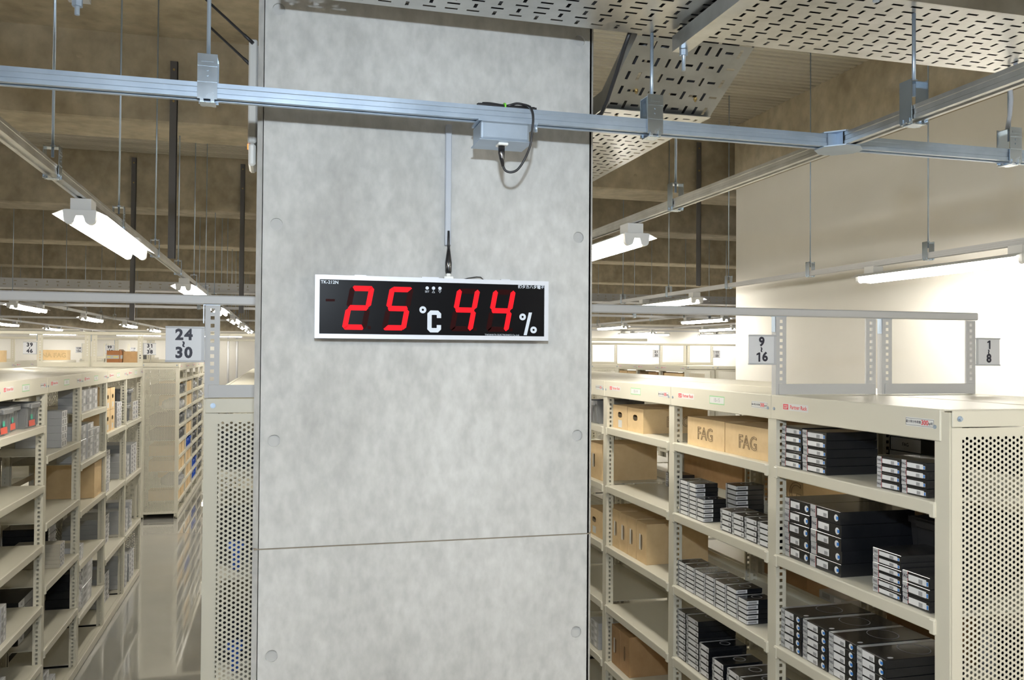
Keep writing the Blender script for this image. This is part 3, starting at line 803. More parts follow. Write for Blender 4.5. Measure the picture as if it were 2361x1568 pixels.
def rack_row(name, label, loc, rz, n, levels, panels=(), codes=None, stickers=(), back=(), skip_posts=False, group=None):
    """levels: list per bay of shelf heights (bay 0 at local y = 0)"""
    t = thing(name, label, 'rack', loc, rz, group)
    for i in range(n+1):
        put('post', POST, t, (0, i*BAY, 0)); put('post', POST, t, (D, i*BAY, 0), PI)
    for i in range(n):
        b = put('top_beam', BEAM, t, (0, i*BAY, 0))
        if i in stickers:
            put('logo_sticker', LOGO, b, (0, .735, 1.967)); put('load_sticker', LOAD, b, (0, .085, 1.963))
            if codes and codes.get(i): put('bay_sticker', code_sticker(codes[i]), b, (0, .435, 1.963))
            for y in (.022, BAY-.022): put('bolt', FLUSH, b, (-.005, y, 1.955))
        put('top_panel', TOP, t, (0, i*BAY, 0)); put('base_rail', BASE, t, (0, i*BAY, 0))
        put('base_shelf', BSH, t, (0, i*BAY, 0))
        for z in levels[i] if i < len(levels) else levels[-1]: put('shelf', SHELF, t, (0, (i+.5)*BAY, z))
        if i in back:
            put('back_panel', BACKP, t, (D-.012, (i+.5)*BAY+(BAY-.07)/2, 0), -PI/2)
    for e in panels:
        y = -PW/2-.002 if e == 0 else n*BAY+PW/2+.002
        q = put('end_panel', PERF, t, (.006, y, 0)) if e == 0 else put('end_panel', PERF, t, (D-.006, y, 0), PI)
        tr_ = put('panel_trim', TRIM, t, (0, y, 0) if e == 0 else (D, y, 0), 0 if e == 0 else PI)
        for x in (.028, D-.03):
            bo = put('bolt', BOLT, tr_, (x, -.006, 1.982)); bo.rotation_euler = (0, 0, PI/2)
    return t
STD = [1.735, 1.395, 1.045, .70, .37]
XR_, YR_ = 1.856, 2.119
XL_, YL_ = -1.286, 9.091
RB_ = rack_row('storage_rack', 'cream steel rack at right filled with bearing boxes, perforated end', (XR_, YR_, 0), 0, 7, [STD]*7, (0,), {1: '1B-15', 2: '1B-14', 3: '1B-13'}, (0, 1, 2, 3))
rack_row('storage_rack', 'cream steel rack backing onto the right rack, by white wall', (XR_+.94, YR_+7*BAY, 0), PI, 7, [STD]*7, (1,))
# left: rotated, bay 0 is the far one
LV = [[1.525, 1.035, .55], [1.52, 1.045, .55], [1.735, 1.395, 1.08, .72, .37], [1.555, 1.17, .81, .447], [1.735, 1.395, 1.06, .715, .385], STD, STD]
rack_row('storage_rack', 'cream steel rack along the left aisle with bins and cartons', (XL_, YL_, 0), PI, 7, LV, (0,), {0: '1B-28', 1: '1B-27', 2: '1B-26', 3: '1B-25', 4: '1B-24'}, (0, 1, 2, 3, 4), back=(0, 1))
LBK = [[1.68, 1.43, 1.2, .95, .7, .45, .22]]*7
rack_row('storage_rack', 'cream steel rack back to back with the left aisle rack', (XL_-.94, YL_-7*BAY, 0), 0, 7, LBK, (1,))
rack_row('storage_rack', 'rack behind the pillar, grey perforated end by sign 24~30', (-.238, 3.05, 0), 0, 6, [STD]*6, (0,))
rack_row('storage_rack', 'rack hidden behind the pillar, backing onto the perforated one', (-.238+1.03, 3.05+6*BAY, 0), PI, 6, [STD]*6, (1,))
FAR = [1.80, 1.60, 1.40, 1.20, 1.0, .80, .60, .40, .22]
rack_row('storage_rack', 'far rack beyond the left aisle with perforated end and small bins', (XL_+.03, 12.05+5*BAY, 0), PI, 5, [FAR]*5, (1,), None, (0, 1, 2, 3, 4))
rack_row('storage_rack', 'far rack backing onto the small bin rack on the left', (XL_+.03-.94, 12.05, 0), 0, 5, [FAR]*5, (0,))
rack_row('storage_rack', 'far rack over the left rack top, second aisle', (-3.42, 12.05+5*BAY, 0), PI, 5, [FAR]*5, (1,), None, (3, 4))
rack_row('storage_rack', 'far rack at the left picture edge', (-5.5, 12.05+5*BAY, 0), PI, 5, [FAR]*5, (1,), None, (3, 4))
rack_row('storage_rack', 'far rack right of pillar showing three cartons below its stickers', (5.765, 11.72, 0), 0, 6, [STD]*6, (0,), None, (0, 1, 2, 3))
rack_row('storage_rack', 'far rack ending against the white wall corner', (5.765+.94, 11.72+6*BAY, 0), PI, 6, [STD]*6, (1,))
rack_row('storage_rack', 'far rack with perforated end touching right edge of the pillar', (5.06, 12.6+5*BAY, 0), PI, 5, [STD]*5, (1,))
rack_row('storage_rack', 'farthest rack beyond the left aisle', (-3.03, 19.6+5*BAY, 0), PI, 5, [STD]*5, (1,))
rack_row('storage_rack', 'farthest rack at left, backing onto another', (-3.97, 19.6, 0), 0, 5, [STD]*5, (0,))

# ------------------------------------------------------------------ sign frames, sign rails, signs
def fpost():
    m = MB()
    m.box(0, .0022, 0, .03, 0, .305)                               # outer web
    holes_strip(m, 'y', .0022, .044, 0, .305, 0, .0062)
    m.box(.044, .046, 0, .008, 0, .305)
    return m
FP = fpost().mesh('upright', 'grey_paint')
def mirrored(mb):
    mb.v = [(-x, y, z) for x, y, z in mb.v]; mb.f = [f[::-1] for f in mb.f]; return mb
FPM = mirrored(fpost()).mesh('upright', 'grey_paint')
FPC = fpost().mesh('upright', 'cream_paint'); FPMC = mirrored(fpost()).mesh('upright', 'cream_paint')
def signframe(x0, y, label, wd=.455):
    t = thing('sign_stand', label, 'frame', (x0, y, ZT))
    far = y > 5  # near stands carry the flash tint as grey paint, far ones stay cream
    put('upright', FPC if far else FP, t); put('upright', FPMC if far else FPM, t, (wd, 0, 0))
    MB().cbox(.012, wd-.004, -.004, -.001, .001, .043, .001).obj('bottom_bar', 'cream_paint' if far else 'grey_paint', t)
    m = MB().box(-.004, .046, -.002, .032, .305, .307); m.box(-.006, -.004, -.002, .022, .245, .307); m.obj('top_clip', 'zinc', t)
    return t
YS = 3.02
signframe(-.238, YS, 'grey perforated upright frame on the rack behind the pillar')
signframe(1.872, YS, 'left of two grey upright stands on the right rack top')
signframe(2.357, YS, 'right of two grey upright stands on the right rack top')
def signrail(y, x0, x1, label, m_='grey_paint'):
    return tag(MB().cbox(x0, x1, y-.012, y+.022, 2.3135, 2.3445, .004).obj('sign_rail', m_), label, 'rail')
signrail(YS, -4.5, 2.818, 'long grey sign rail passing behind the pillar at eye level')
signrail(9.09, -6.0, 4.0, 'second sign rail, above the end of the left rack', 'cream_paint')
signrail(12.62, 2.5, 8.0, 'far sign rail right of the pillar', 'cream_paint')
signrail(12.95, -8, .3, 'far sign rail left of the pillar', 'cream_paint')
signframe(XL_-.925, 9.09, 'cream stand on the left rack end, far left of its pair')
signframe(XL_-.455, 9.09, 'cream stand on the left rack end, nearer the aisle')
signframe(5.77, 12.62, 'far stand on the carton rack, left of its pair')
signframe(6.24, 12.62, 'far stand on the carton rack, right by wall corner')
signframe(4.60, 12.62, 'far stand touching right edge of the pillar')
signframe(-3.88, 12.95, 'far stand over the left rack, picture left edge')
signframe(-1.725, 12.95, 'far stand on the small bin rack, aisle side')
signframe(-2.19, 12.95, 'far stand on the small bin rack, behind wrapped carton')
signframe(-3.94, 19.62, 'farthest stand left, beyond the brown cartons')
signframe(-3.48, 19.62, 'farthest stand right, beyond the brown cartons')

def sign(x0, y, a, b, label, z0=2.124, z1=2.241, wd=.120, edge='l'):
    t = thing('aisle_sign', label, 'sign', (x0, y, z0)); h = z1-z0
    MB().cbox(0, wd, -.004, .0, 0, h, .0008).obj('plate', 'sign_white', t)
    MB().cbox(-.001, wd+.001, -.0075, .0015, h-.006, h, .001).obj('holder_strip', 'sign_edge', t)
    MB().cbox(-.001, wd+.001, -.0075, .0015, 0, .006, .001).obj('holder_strip', 'sign_edge', t)
    xe = wd-.010 if edge == 'r' else 0
    MB().box(xe, xe+.010, -.0055, -.0042, .006, h-.006).obj('holder_side', 'sign_edge', t)
    cx = wd/2 - (.004 if edge == 'r' else -.004)
    for s, z in ((a, h*.755), (b, h*.255)):
        m = MB(); adv = .0285
        for q, ch in enumerate(s):
            xc = cx+(q-(len(s)-1)/2)*adv
            if ch == '1':     # stem with a flag
                m.poly([(xc+dx, -.0045, z+dz) for dx, dz in ((.000, -.018), (.0078, -.018), (.0078, .018), (.0012, .018), (-.0085, .0125), (-.0085, .0065), (.000, .0095))])
            else: m.add_mesh(text_mesh(ch, .048, .0021), frame((xc, -.0045, z), (1, 0, 0), (0, 0, 1)))
        m.obj('numerals', 'ink', t)
    m = MB(); m.add_mesh(text_mesh('~', .029, .0016), frame((cx, -.0045, h*.5), (0, 0, -1), (1, 0, 0))); m.obj('wave_dash', 'ink', t)
    return t
sign(-.238-.1205, YS, '24', '30', 'white sign reading 24~30 left of the pillar', edge='r')
sign(1.7515, YS, '9', '16', 'white sign reading 9~16 on the right rack', edge='r')
sign(2.8125, YS, '1', '8', 'white sign reading 1~8 before the bright wall', edge='l')
sign(XL_-.925-.1205, 9.09, '39', '46', 'distant sign reading 39~46 on the left rack', edge='r')
sign(XL_+.0005, 9.09, '31', '38', 'distant sign reading 31~38 over the left aisle', edge='l')
sign(5.77-.1205, 12.62, '21', '30', 'distant sign reading 21~30 right of the pillar', edge='r')
sign(6.6955, 12.62, '11', '20', 'distant sign reading 11~20 by the wall corner', edge='l')
sign(4.4795, 12.62, '31', '40', 'distant sign reading 31~40 at right edge of the pillar', edge='r')
sign(-2.3105, 12.95, '99', '107', 'tiny distant sign reading 99~107 above a wrapped brown carton', edge='r')
q_ = sign(-.30, 12.936, '23', '30', 'distant sign cut off by left edge of the pillar', edge='r')
MB().box(.05, .07, -.001, .001, .115, .225).obj('hanging_strip', 'zinc', q_)
sign(-4.0605, 19.62, '118', '126', 'tiny far sign beside the long brown carton', edge='r')
sign(-3.0245, 19.62, '110', '117', 'tiny far sign above the brown cartons', edge='l')

# ------------------------------------------------------------------ bearing boxes
KINDS = {}
def bearing(kind, w_, h_, d_):
    """body and printed label; front at x=0 facing -x, +y is the reader's left"""
    body = MB().cbox(0, d_, -w_/2, w_/2, .0003, h_-.0003, .0012)
    bmat = {'thin': 'box_black', 'big': 'box_black', 'mid': 'box_black', 'small': 'box_black', 'wide': 'box_black', 'grey': 'box_grey', 'tan': 'box_tan', 'plain': 'box_black', 'silver': 'box_silver'}[kind]
    lab = MB(); F = frame((-.0004, 0, 0), (0, -1, 0), (0, 0, 1))
    S_, Wt, Bc, Bl, K, Rd = 0, 1, 2, 3, 4, 5
    def R(u0, u1, v0, v1, mi, d=0.0):
        x0, x1, z0, z1 = (u0-.5)*w_, (u1-.5)*w_, v0*h_, v1*h_
        lab.quad(*[tuple(F @ Vector(p)) for p in ((x0, z0, d), (x1, z0, d), (x1, z1, d), (x0, z1, d))], mi)
    def disc(u, v, r, mi, d):
        lab.poly([tuple(F @ Vector(((u-.5)*w_+a, v*h_+b, d))) for a, b in circ(r, 14)], mi)
    def T(s, u, v, size, mi=K, d=.0004):
        lab.add_mesh(text_mesh(s, size, size*.02), F @ Matrix.Translation(((u-.5)*w_, v*h_, d)), mi)
    def top(v0, v1, mi):   # strip on the lid, v from +y side
        z = h_+.0002
        lab.quad((.002, w_/2-v0*w_, z), (.002, w_/2-v1*w_, z), (d_-.002, w_/2-v1*w_, z), (d_-.002, w_/2-v0*w_, z), mi)
    def side(u0, u1, v0, v1, mi, d=.0004):
        y = -w_/2-d
        lab.quad((u0*d_, y, v0*h_), (u1*d_, y, v0*h_), (u1*d_, y, v1*h_), (u0*d_, y, v1*h_), mi)
    if kind == 'thin':
        R(.01, .21, .03, .97, S_); R(.205, .215, .1, .97, Rd, .0002); T('FAG', .11, .5, h_*.42)
        R(.23, .87, .18, .74, Wt); R(.60, .74, .22, .60, Bc, .0002); R(.86, .95, .22, .62, Wt, .0001); R(.885, .94, .25, .58, Bl, .0003)
    elif kind == 'big':
        R(.01, .20, .02, .98, S_); R(.195, .203, .1, .98, Rd, .0002); T('FAG', .10, .5, h_*.34)
        R(.24, .60, .26, .80, Wt); R(.45, .56, .30, .58, Bc, .0002); disc(.87, .48, h_*.27, Wt, .0002); R(.87, .94, .36, .60, Bl, .0004)
    elif kind == 'mid':
        R(.01, .19, .02, .98, S_); T('FAG', .10, .5, h_*.42); R(.20, .62, .10, .90, Wt); R(.44, .58, .16, .55, Bc, .0002)
        disc(.83, .5, h_*.36, Wt, .0002); R(.82, .91, .33, .64, Bl, .0004); top(0, .14, S_)
        lab.ring((d_*.55, 0, h_+.0002), (1, 0, 0), (0, 1, 0), circ(w_*.36, 24), circ(w_*.34, 24), Bc)
        lab.poly([(d_*.1+a*1.5, -w_*.38+b, h_+.0003) for a, b in circ(.007, 12)], Wt)
    elif kind == 'small':
        R(0, .14, .02, .98, S_); R(.14, .19, .02, .98, K, .0001); R(.19, 1, .14, .90, Wt); side(0, .42, .14, .88, Wt); side(.05, .36, .28, .70, Bc, .0006); top(0, .13, S_)
        lab.ring((d_*.55, 0, h_+.0002), (1, 0, 0), (0, 1, 0), circ(w_*.28, 20), circ(w_*.22, 20), Bc)
    elif kind == 'wide':
        R(0, .17, .02, .98, S_); T('FAG', .085, .5, h_*.4); R(.18, .97, .22, .98, Wt); R(.76, .90, .32, .75, Bc, .0002); top(0, .13, S_)
        lab.ring((d_*.55, 0, h_+.0002), (1, 0, 0), (0, 1, 0), circ(w_*.28, 20), circ(w_*.22, 20), Bc)
    elif kind in ('grey', 'tan', 'silver'):
        R(.02, .98, .06, .94, Wt if kind != 'silver' else S_); R(.12, .40, .2, .8, Bc, .0002); R(.55, .80, .2, .8, Wt if kind == 'silver' else Bc, .0002)
    elif kind == 'plain':
        R(.01, .22, .03, .97, S_); T('FAG', .115, .5, h_*.36); disc(.9, .5, h_*.3, Wt, .0002)
    return (body.mesh('bearing_box', bmat), lab.mesh('front_print', ['box_silver', 'label_white', 'barcode_grey', 'roundel_blue', 'ink', 'red_print']))
def get_kind(kind, w_, h_, d_):
    k = (kind, round(w_, 4), round(h_, 4), round(d_, 4))
    if k not in KINDS: KINDS[k] = bearing(kind, w_, h_, d_)
    return KINDS[k]
def stack(kind, X, yc, z, n, w_, h_, d_, lab, group, rz=0, jit=.0025):
    """lab: text with %s for the height in the stack"""
    bm_, lm_ = get_kind(kind, w_, h_, d_)
    for i in range(n):
        a = rz+random.uniform(-1, 1)*jit*4
        o = put({'grey': 'grey_box', 'tan': 'tan_box', 'silver': 'silver_box'}.get(kind, 'bearing_box'), bm_, None, (X+random.uniform(0, jit), yc+random.uniform(-jit, jit)*.6, z+.0008+i*h_), a)
        lv = 'bottom' if i == 0 else ('top' if i == n-1 else ORD[i])
        tag(o, lab % (lv if n > 1 else 'single'), 'box', group)
        put('front_print', lm_, o)
def ystack(y0, y1): return (y0+y1)/2, abs(y1-y0)-.002
XF = 1.876
G = 'bearing boxes on the right rack'
S1, S2, S3, S4, S5 = STD
# nearest bay
for (y0, y1, n, h, nm_) in ((2.988, 2.852, 5, .0312, 'leftmost'), (2.848, 2.70, 5, .0305, 'second')):
    c, w_ = ystack(y0, y1); stack('thin', XF, c, S1, n, w_, h, .21, 'black flat box, %s of '+nm_+' stack, top shelf, nearest right bay', G)
for (y0, y1, n, h, nm_) in ((2.432, 2.319, 4, .0256, 'third'), (2.316, 2.204, 4, .0262, 'rightmost')):
    c, w_ = ystack(y0, y1); stack('thin', XF, c, S1, n, w_, h, .16, 'black flat box, %s of '+nm_+' stack, top shelf, nearest right bay', G)
for (y0, y1, n, h, nm_) in ((2.968, 2.805, 5, .0447, 'leftmost'), (2.798, 2.615, 5, .0450, 'second')):
    c, w_ = ystack(y0, y1); stack('big', XF, c, S2, n, w_, h, .30, 'large black box, %s of '+nm_+' stack, second shelf, nearest right bay', G, jit=.005)
c, w_ = ystack(2.452, 2.315); stack('thin', XF, c, S2, 6, w_, .0238, .20, 'thin black box, %s of third stack, second shelf, nearest right bay', G)
c, w_ = ystack(2.312, 2.190); stack('thin', XF, c, S2, 3, w_, .0345, .20, 'thin black box, %s of rightmost stack, second shelf, nearest right bay', G)
for (y0, y1, n, nm_) in ((2.988, 2.85, 5, 'leftmost'), (2.845, 2.692, 5, 'second'), (2.688, 2.538, 5, 'third'), (2.532, 2.384, 5, 'rightmost')):
    c, w_ = ystack(y0, y1); stack('mid', XF, c, S3, n, w_, .0291, .30, 'black roundel box, %s of '+nm_+' stack, third shelf, nearest right bay', G)
# second bay
for (y0, y1, n, h, nm_) in ((3.878, 3.785, 8, .0206, 'leftmost'), (3.78, 3.702, 8, .0206, 'second'), (3.698, 3.624, 5, .0208, 'third')):
    c, w_ = ystack(y0, y1); stack('small', XF, c, S2, n, w_, h, .115, 'small silver box, %s of '+nm_+' stack, second shelf, second right bay', G)
for i, (y0, y1) in enumerate(((3.468, 3.37), (3.368, 3.266), (3.264, 3.164), (3.160, 3.062))):
    c, w_ = ystack(y0, y1); stack('wide', XF, c, S2, 4, w_, .0232, .125, 'small silver box, %s of '+('fourth', 'fifth', 'sixth', 'seventh')[i]+' stack, second shelf, second right bay', G)
stack('small', XF+.235, 3.80, S2, 6, .10, .0235, .15, 'small silver box, %s of the rear stack, second shelf, second right bay', G)
for i, (y0, y1) in enumerate(((3.888, 3.818), (3.815, 3.72), (3.717, 3.622), (3.618, 3.528), (3.524, 3.429), (3.425, 3.33), (3.325, 3.24))):
    c, w_ = ystack(y0, y1); n = 6 if i < 6 else 5
    stack('small', XF, c, S3, n, w_, .0202, .125, 'small silver box, %s of '+('leftmost', 'second', 'third', 'fourth', 'fifth', 'sixth', 'seventh')[i]+' stack, third shelf, second right bay', G)
for i, (y0, y1, n) in enumerate(((3.888, 3.80, 9), (3.795, 3.668, 9), (3.66, 3.568, 5), (3.538, 3.435, 4), (3.408, 3.302, 4), (3.298, 3.19, 4))):
    c, w_ = ystack(y0, y1)
    stack('wide', XF, c, S4, n, w_, .0256 if n == 9 else .0285, .19, 'silver box, %s of '+('leftmost', 'second', 'third', 'fourth', 'fifth', 'sixth')[i]+' stack, fourth shelf, second right bay', G)
stack('silver', XF+.005, 5.05, S5, 4, .14, .04, .2, 'pale box, %s of stack on low shelf beside pillar, fourth right bay', G)
for y_ in (5.34,):
    stack('silver', XF+.005, y_, S1, 4, .16, .03, .2, 'pale box, %s of stack on top shelf beside pillar, fourth right bay', G)

# ------------------------------------------------------------------ cartons
def carton(name, label, X, y0, y1, z, h_, d_, handle=False, front_text=None, side_text=None, mat_='kraft', tag_white=False, rz=0, group=None, upright=False, mat_front=None):
    w_ = abs(y1-y0)-.003; c = (y0+y1)/2
    t = thing(name, label, 'carton', (X, c, z+.0006), rz, group)
    m = MB(); a = w_/2
    if handle:
        if upright: hx_, hz_, cz_ = .011, .040, h_*.50
        else: hx_, hz_, cz_ = .030, .016, h_*.60
        n = 16; inn = [(hx_*math.cos(2*PI*k/n), hz_*math.sin(2*PI*k/n)) for k in range(n)]
        inn = [(max(-hx_, min(hx_, p*1.12)), max(-hz_, min(hz_, q*1.12))) for p, q in inn]
        out = []
        for k in range(n):
            ca, sa = math.cos(2*PI*k/n), math.sin(2*PI*k/n)
            kk = min(a/abs(ca) if abs(ca) > 1e-6 else 9, ((h_-cz_) if sa > 0 else cz_)/abs(sa) if abs(sa) > 1e-6 else 9)
            out.append((ca*kk, sa*kk))
        # add the corners by widening: corner quads filled separately
        m.ring((0, 0, cz_), (0, -1, 0), (0, 0, 1), out, inn)
        for (sx, sz, za) in ((1, 1, h_-cz_), (-1, 1, h_-cz_), (-1, -1, -cz_), (1, -1, -cz_)):
            cand = [p for p in out if p[0]*sx > -1e-9 and p[1]*sz > -1e-9]
            cand.sort(key=lambda p: math.atan2(p[1]*sz, p[0]*sx))
            pts = [p for p in cand]
            # triangle fan around the corner
            for p, q in zip(pts[:-1], pts[1:]):
                on_side = abs(abs(p[0])-a) < 1e-6; on_top = abs(abs(q[1])-abs(za)) < 1e-6
                if on_side and on_top:
                    m.poly([(0, -p[0], cz_+p[1]), (0, -sx*a, cz_+za), (0, -q[0], cz_+q[1])])
    else:
        m.quad((0, -a, 0), (0, a, 0), (0, a, h_), (0, -a, h_))
    m.quad((0, -a, 0), (d_, -a, 0), (d_, -a, h_), (0, -a, h_)); m.quad((0, a, 0), (d_, a, 0), (d_, a, h_), (0, a, h_))
    m.quad((d_, -a, 0), (d_, a, 0), (d_, a, h_), (d_, -a, h_)); m.quad((0, -a, 0), (d_, -a, 0), (d_, a, 0), (0, a, 0))
    m.quad((0, -a, h_), (d_, -a, h_), (d_, -.0012, h_), (0, -.0012, h_)); m.quad((0, .0012, h_-.001), (d_, .0012, h_-.001), (d_, a, h_), (0, a, h_))
    m.quad((0, -.0012, h_-.003), (d_, -.0012, h_-.003), (d_, .0012, h_-.003), (0, .0012, h_-.003))
    m.obj('carton_body', mat_, t)
    if front_text:
        q = MB(); q.add_mesh(text_mesh(front_text, h_*.62, 0, .0009), frame((-.0012, 0, h_*.45), (0, -1, 0), (0, 0, 1))); q.obj('printed_mark', 'carton_ink', t)
    if side_text:
        q = MB(); q.add_mesh(text_mesh(side_text, h_*.62, 0, .0009), frame((d_*.55, -a-.0012, h_*.45), (1, 0, 0), (0, 0, 1))); q.obj('printed_mark', 'carton_ink', t)
    if tag_white:
        q = MB()
        if upright: y_, z_, ww, hh = .020, h_*.50, .016, .085
        else: y_, z_, ww, hh = -.004, h_*.22, .055, .042
        q.quad((-.0008, y_+ww/2, z_-hh/2), (-.0008, y_-ww/2, z_-hh/2), (-.0008, y_-ww/2, z_+hh/2), (-.0008, y_+ww/2, z_+hh/2))
        q.obj('white_tag', 'sticker_white', t)
    return t
XC = 1.888
carton('carton', 'left of two outlined-letter cartons, top shelf, second right bay', XC, 3.812, 3.452, S1, .132, .36, front_text='FAG')
carton('carton', 'right of two outlined-letter cartons, top shelf, second right bay', XC, 3.448, 3.065, S1, .130, .36, front_text='FAG')
carton('carton', 'carton with handle hole and white tag, top shelf, third right bay', XC, 4.775, 4.56, S1, .133, .36, handle=True, tag_white=True)
carton('carton', 'carton with handle hole and lettered side, top shelf, third right bay', XC, 4.556, 4.335, S1, .131, .38, handle=True, side_text='FAG')
for i, (y0, y1) in enumerate(((4.775, 4.665), (4.662, 4.548), (4.545, 4.425), (4.42, 4.285))):
    carton('carton', ('leftmost', 'second', 'third', 'rightmost')[i]+' of four upright tagged cartons, third shelf, third right bay', XC, y0, y1, S3, .218-.003*(i % 2), .36, handle=True, upright=True, tag_white=True, group='upright cartons on the third right bay')
carton('carton', 'left upright carton with white tag, low shelf, third right bay', XC, 4.775, 4.655, S5, .222, .38, handle=True, upright=True, tag_white=True, mat_='kraft_dark')
carton('carton', 'right upright carton, low shelf, third right bay', XC, 4.652, 4.51, S5, .222, .40, handle=True, upright=True, mat_='kraft_dark')
carton('carton', 'tall carton with handle slot beside the pillar, second shelf, fourth right bay', XC, 5.22, 4.95, S2, .22, .36, handle=True, upright=True, tag_white=True)
carton('carton', 'low carton beside the pillar, third shelf, fourth right bay', XC, 5.22, 4.94, S3, .16, .36, handle=True, tag_white=True)
# rear side of the right rack, seen through the shelves (fronts face the other aisle, rear faces show)
XK = XR_+D+.03
carton('carton', 'dark brown carton at the back of second shelf, third right bay', XK, 4.78, 4.10, S2, .225, .36, mat_='kraft_dark')
carton('carton', 'brown lettered carton behind boxes, second shelf, second right bay', XK+.02, 3.88, 3.58, S2-.0, .24, .36, side_text=None, mat_='kraft', front_text='FAG')
carton('carton', 'brown lettered carton behind large black boxes, nearest right bay', XK, 2.985, 2.70, S2, .26, .30, front_text='FAG')
carton('carton', 'brown carton at back of third shelf, second right bay', XK, 3.885, 3.52, S3, .24, .36, mat_='kraft_dark')
carton('carton', 'brown carton low behind roundel boxes, nearest right bay', XK, 2.98, 2.55, S3, .22, .36, mat_='kraft_dark')
carton('carton', 'brown carton at back of top shelf, second right bay', XK, 3.885, 3.62, S1, .16, .36, mat_='kraft_dark')
for i, (z, y0, y1, n, h) in enumerate(((S1, 2.17, 2.98, 3, .054), (S2, 2.17, 2.66, 4, .062), (S3, 2.17, 2.52, 4, .055), (S4, 2.17, 2.98, 4, .055))):  # black rear stacks enlarged so that the rack interior shows dark
    c, w_ = ystack(y0, y1)
    stack('plain', XK+.01, c, z, n, w_, h, .36, 'black box, %s of rear stack, '+('top', 'second', 'third', 'fourth')[i]+' shelf, nearest right bay', 'black boxes at the back of the right rack')
stack('plain', XK+.01, 3.33, S1, 2, .5, .055, .36, 'black box, %s of rear stack, top shelf, second right bay', 'black boxes at the back of the right rack')
stack('plain', XR_+.33, 4.62, S2, 3, .15, .027, .11, 'little black box, %s of stack before dark carton, third right bay', G)
stack('silver', XK, 3.33, S3, 2, .20, .035, .3, 'silver box, %s of rear stack, third shelf, second right bay', G)

# ------------------------------------------------------------------ bins
def bin_mesh(w_, h_, d_, mname):
    m = MB(); t = .004; k = .012
    def ringpts(z, ins, ex=0): 
        a = w_/2-ins+ex; x0 = ins-ex; x1 = d_-ins+ex
        return [(x0, -a, z), (x1, -a, z), (x1, a, z), (x0, a, z)]
    lv = [ringpts(0, k), ringpts(h_-.02, 0), ringpts(h_-.02, 0, .006), ringpts(h_, 0, .006), ringpts(h_, t), ringpts(.006, k+t)]
    i0 = len(m.v)
    for r in lv: m.v += r
    for a in range(len(lv)-1):
        for q in range(4):
            b = (q+1) % 4
            m.f.append((i0+a*4+q, i0+a*4+b, i0+a*4+4+b, i0+a*4+4+q)); m.m.append(0); m.sm.append(False)
    m.poly(lv[0][::-1]); m.poly(lv[-1])
    return m
_bins = {}
def bin_(label, X, c, z, w_, h_, d_, rz, col='bin_grey', stickers=True, group=None):
    t = thing('storage_bin', label, 'bin', (X, c, z+.0006), rz, group)
    k = (w_, h_, d_, col)
    if k not in _bins:
        g = MB(); g.cbox(-.016, .004, -w_*.36, w_*.36, h_-.030, h_-.004, .003)
        r = MB()
        for y in (-w_*.40, w_*.40, -w_*.13, w_*.13): r.box(.0, .012, y-.003, y+.003, .01, h_-.022)
        for x in (d_*.25, d_*.5, d_*.75):
            r.box(x-.003, x+.003, -w_/2+.001, -w_/2+.012, .01, h_-.022); r.box(x-.003, x+.003, w_/2-.012, w_/2-.001, .01, h_-.022)
        _bins[k] = (bin_mesh(w_, h_, d_, col).mesh('bin_body', col), g.mesh('grip_lip', col), r.mesh('ribs', col))
    b, g, r = _bins[k]
    put('bin_body', b, t); put('grip_lip', g, t); put('ribs', r, t)
    if stickers:
        m = MB(); m.quad((-.002, .32*w_, .012), (-.002, -.16*w_, .012), (.0, -.16*w_, .044), (.0, .32*w_, .044)); m.obj('red_tape', 'red_sticker', t)
        m = MB(); m.quad((-.001, .18*w_, .050), (-.001, .02*w_, .050), (.001, .02*w_, .075), (.001, .18*w_, .075)); m.obj('green_dot_label', 'green_sticker', t)
    return t
XLf = XL_-.02
for i, (c, rz_, dx) in enumerate(((4.80, PI, 0), (5.055, PI+.04, -.03), (5.30, PI-.03, 0))):
    bin_(('nearest', 'middle', 'farthest')[i]+' of three grey bins with red tape on left rack', XLf+dx, c, 1.735, .222, .138, .34, rz_, group=None)
bin_('black bin behind the thin boxes on second shelf, nearest right bay', 2.13, 2.435, S2, .29, .21, .17, 0, 'bin_black', False)
bin_('grey crate on the top shelf squeezed beside the pillar', 1.88, 5.12, S1, .22, .14, .3, 0, stickers=False)
# left rack contents; fronts face +x
GL = 'boxes on the left rack'
def lstack(kind, y0, y1, z, n, h, d, lab, X=XLf): 
    c, w_ = ystack(y0, y1); stack(kind, X, c, z, n, w_, h, d, lab, GL, PI)
lstack('grey', 5.955, 6.10, 1.555, 5, .0455, .26, 'grey carton, %s of tall stack left of the post, second left bay')
lstack('tan', 5.96, 6.08, .81, 6, .0245, .26, 'tan flat box, %s of lone stack, second left bay low shelf')
lstack('plain', 6.10, 6.30, .81, 5, .044, .26, 'black roundel box, %s of stack behind tan boxes, second left bay', XLf-.10)
lstack('plain', 5.62, 6.2, .447, 5, .05, .24, 'black roundel box, %s of the low dark stack, second left bay', XLf-.14)
for i, (y0, y1) in enumerate(((6.47, 6.66), (6.67, 6.86), (6.87, 7.05))):
    lstack('silver', y0, y1, 1.735, 3, .052, .14, 'silver box, %s of '+('near', 'middle', 'far')[i]+' stack, top shelf, third left bay')
for i, (y0, y1, n) in enumerate(((6.46, 6.68, 5), (6.72, 6.92, 5), (6.94, 7.14, 4))):
    lstack('silver', y0, y1, 1.395, n, .050, .14, 'silver box, %s of '+('near', 'middle', 'far')[i]+' stack, second shelf, third left bay')
carton('carton', 'big brown carton half in shadow, third left bay', XLf, 6.98, 7.25, 1.08, .255, .40, rz=PI, mat_='kraft')
lstack('silver', 6.46, 6.64, .72, 3, .035, .14, 'silver box, %s of small stack, fourth shelf, third left bay')
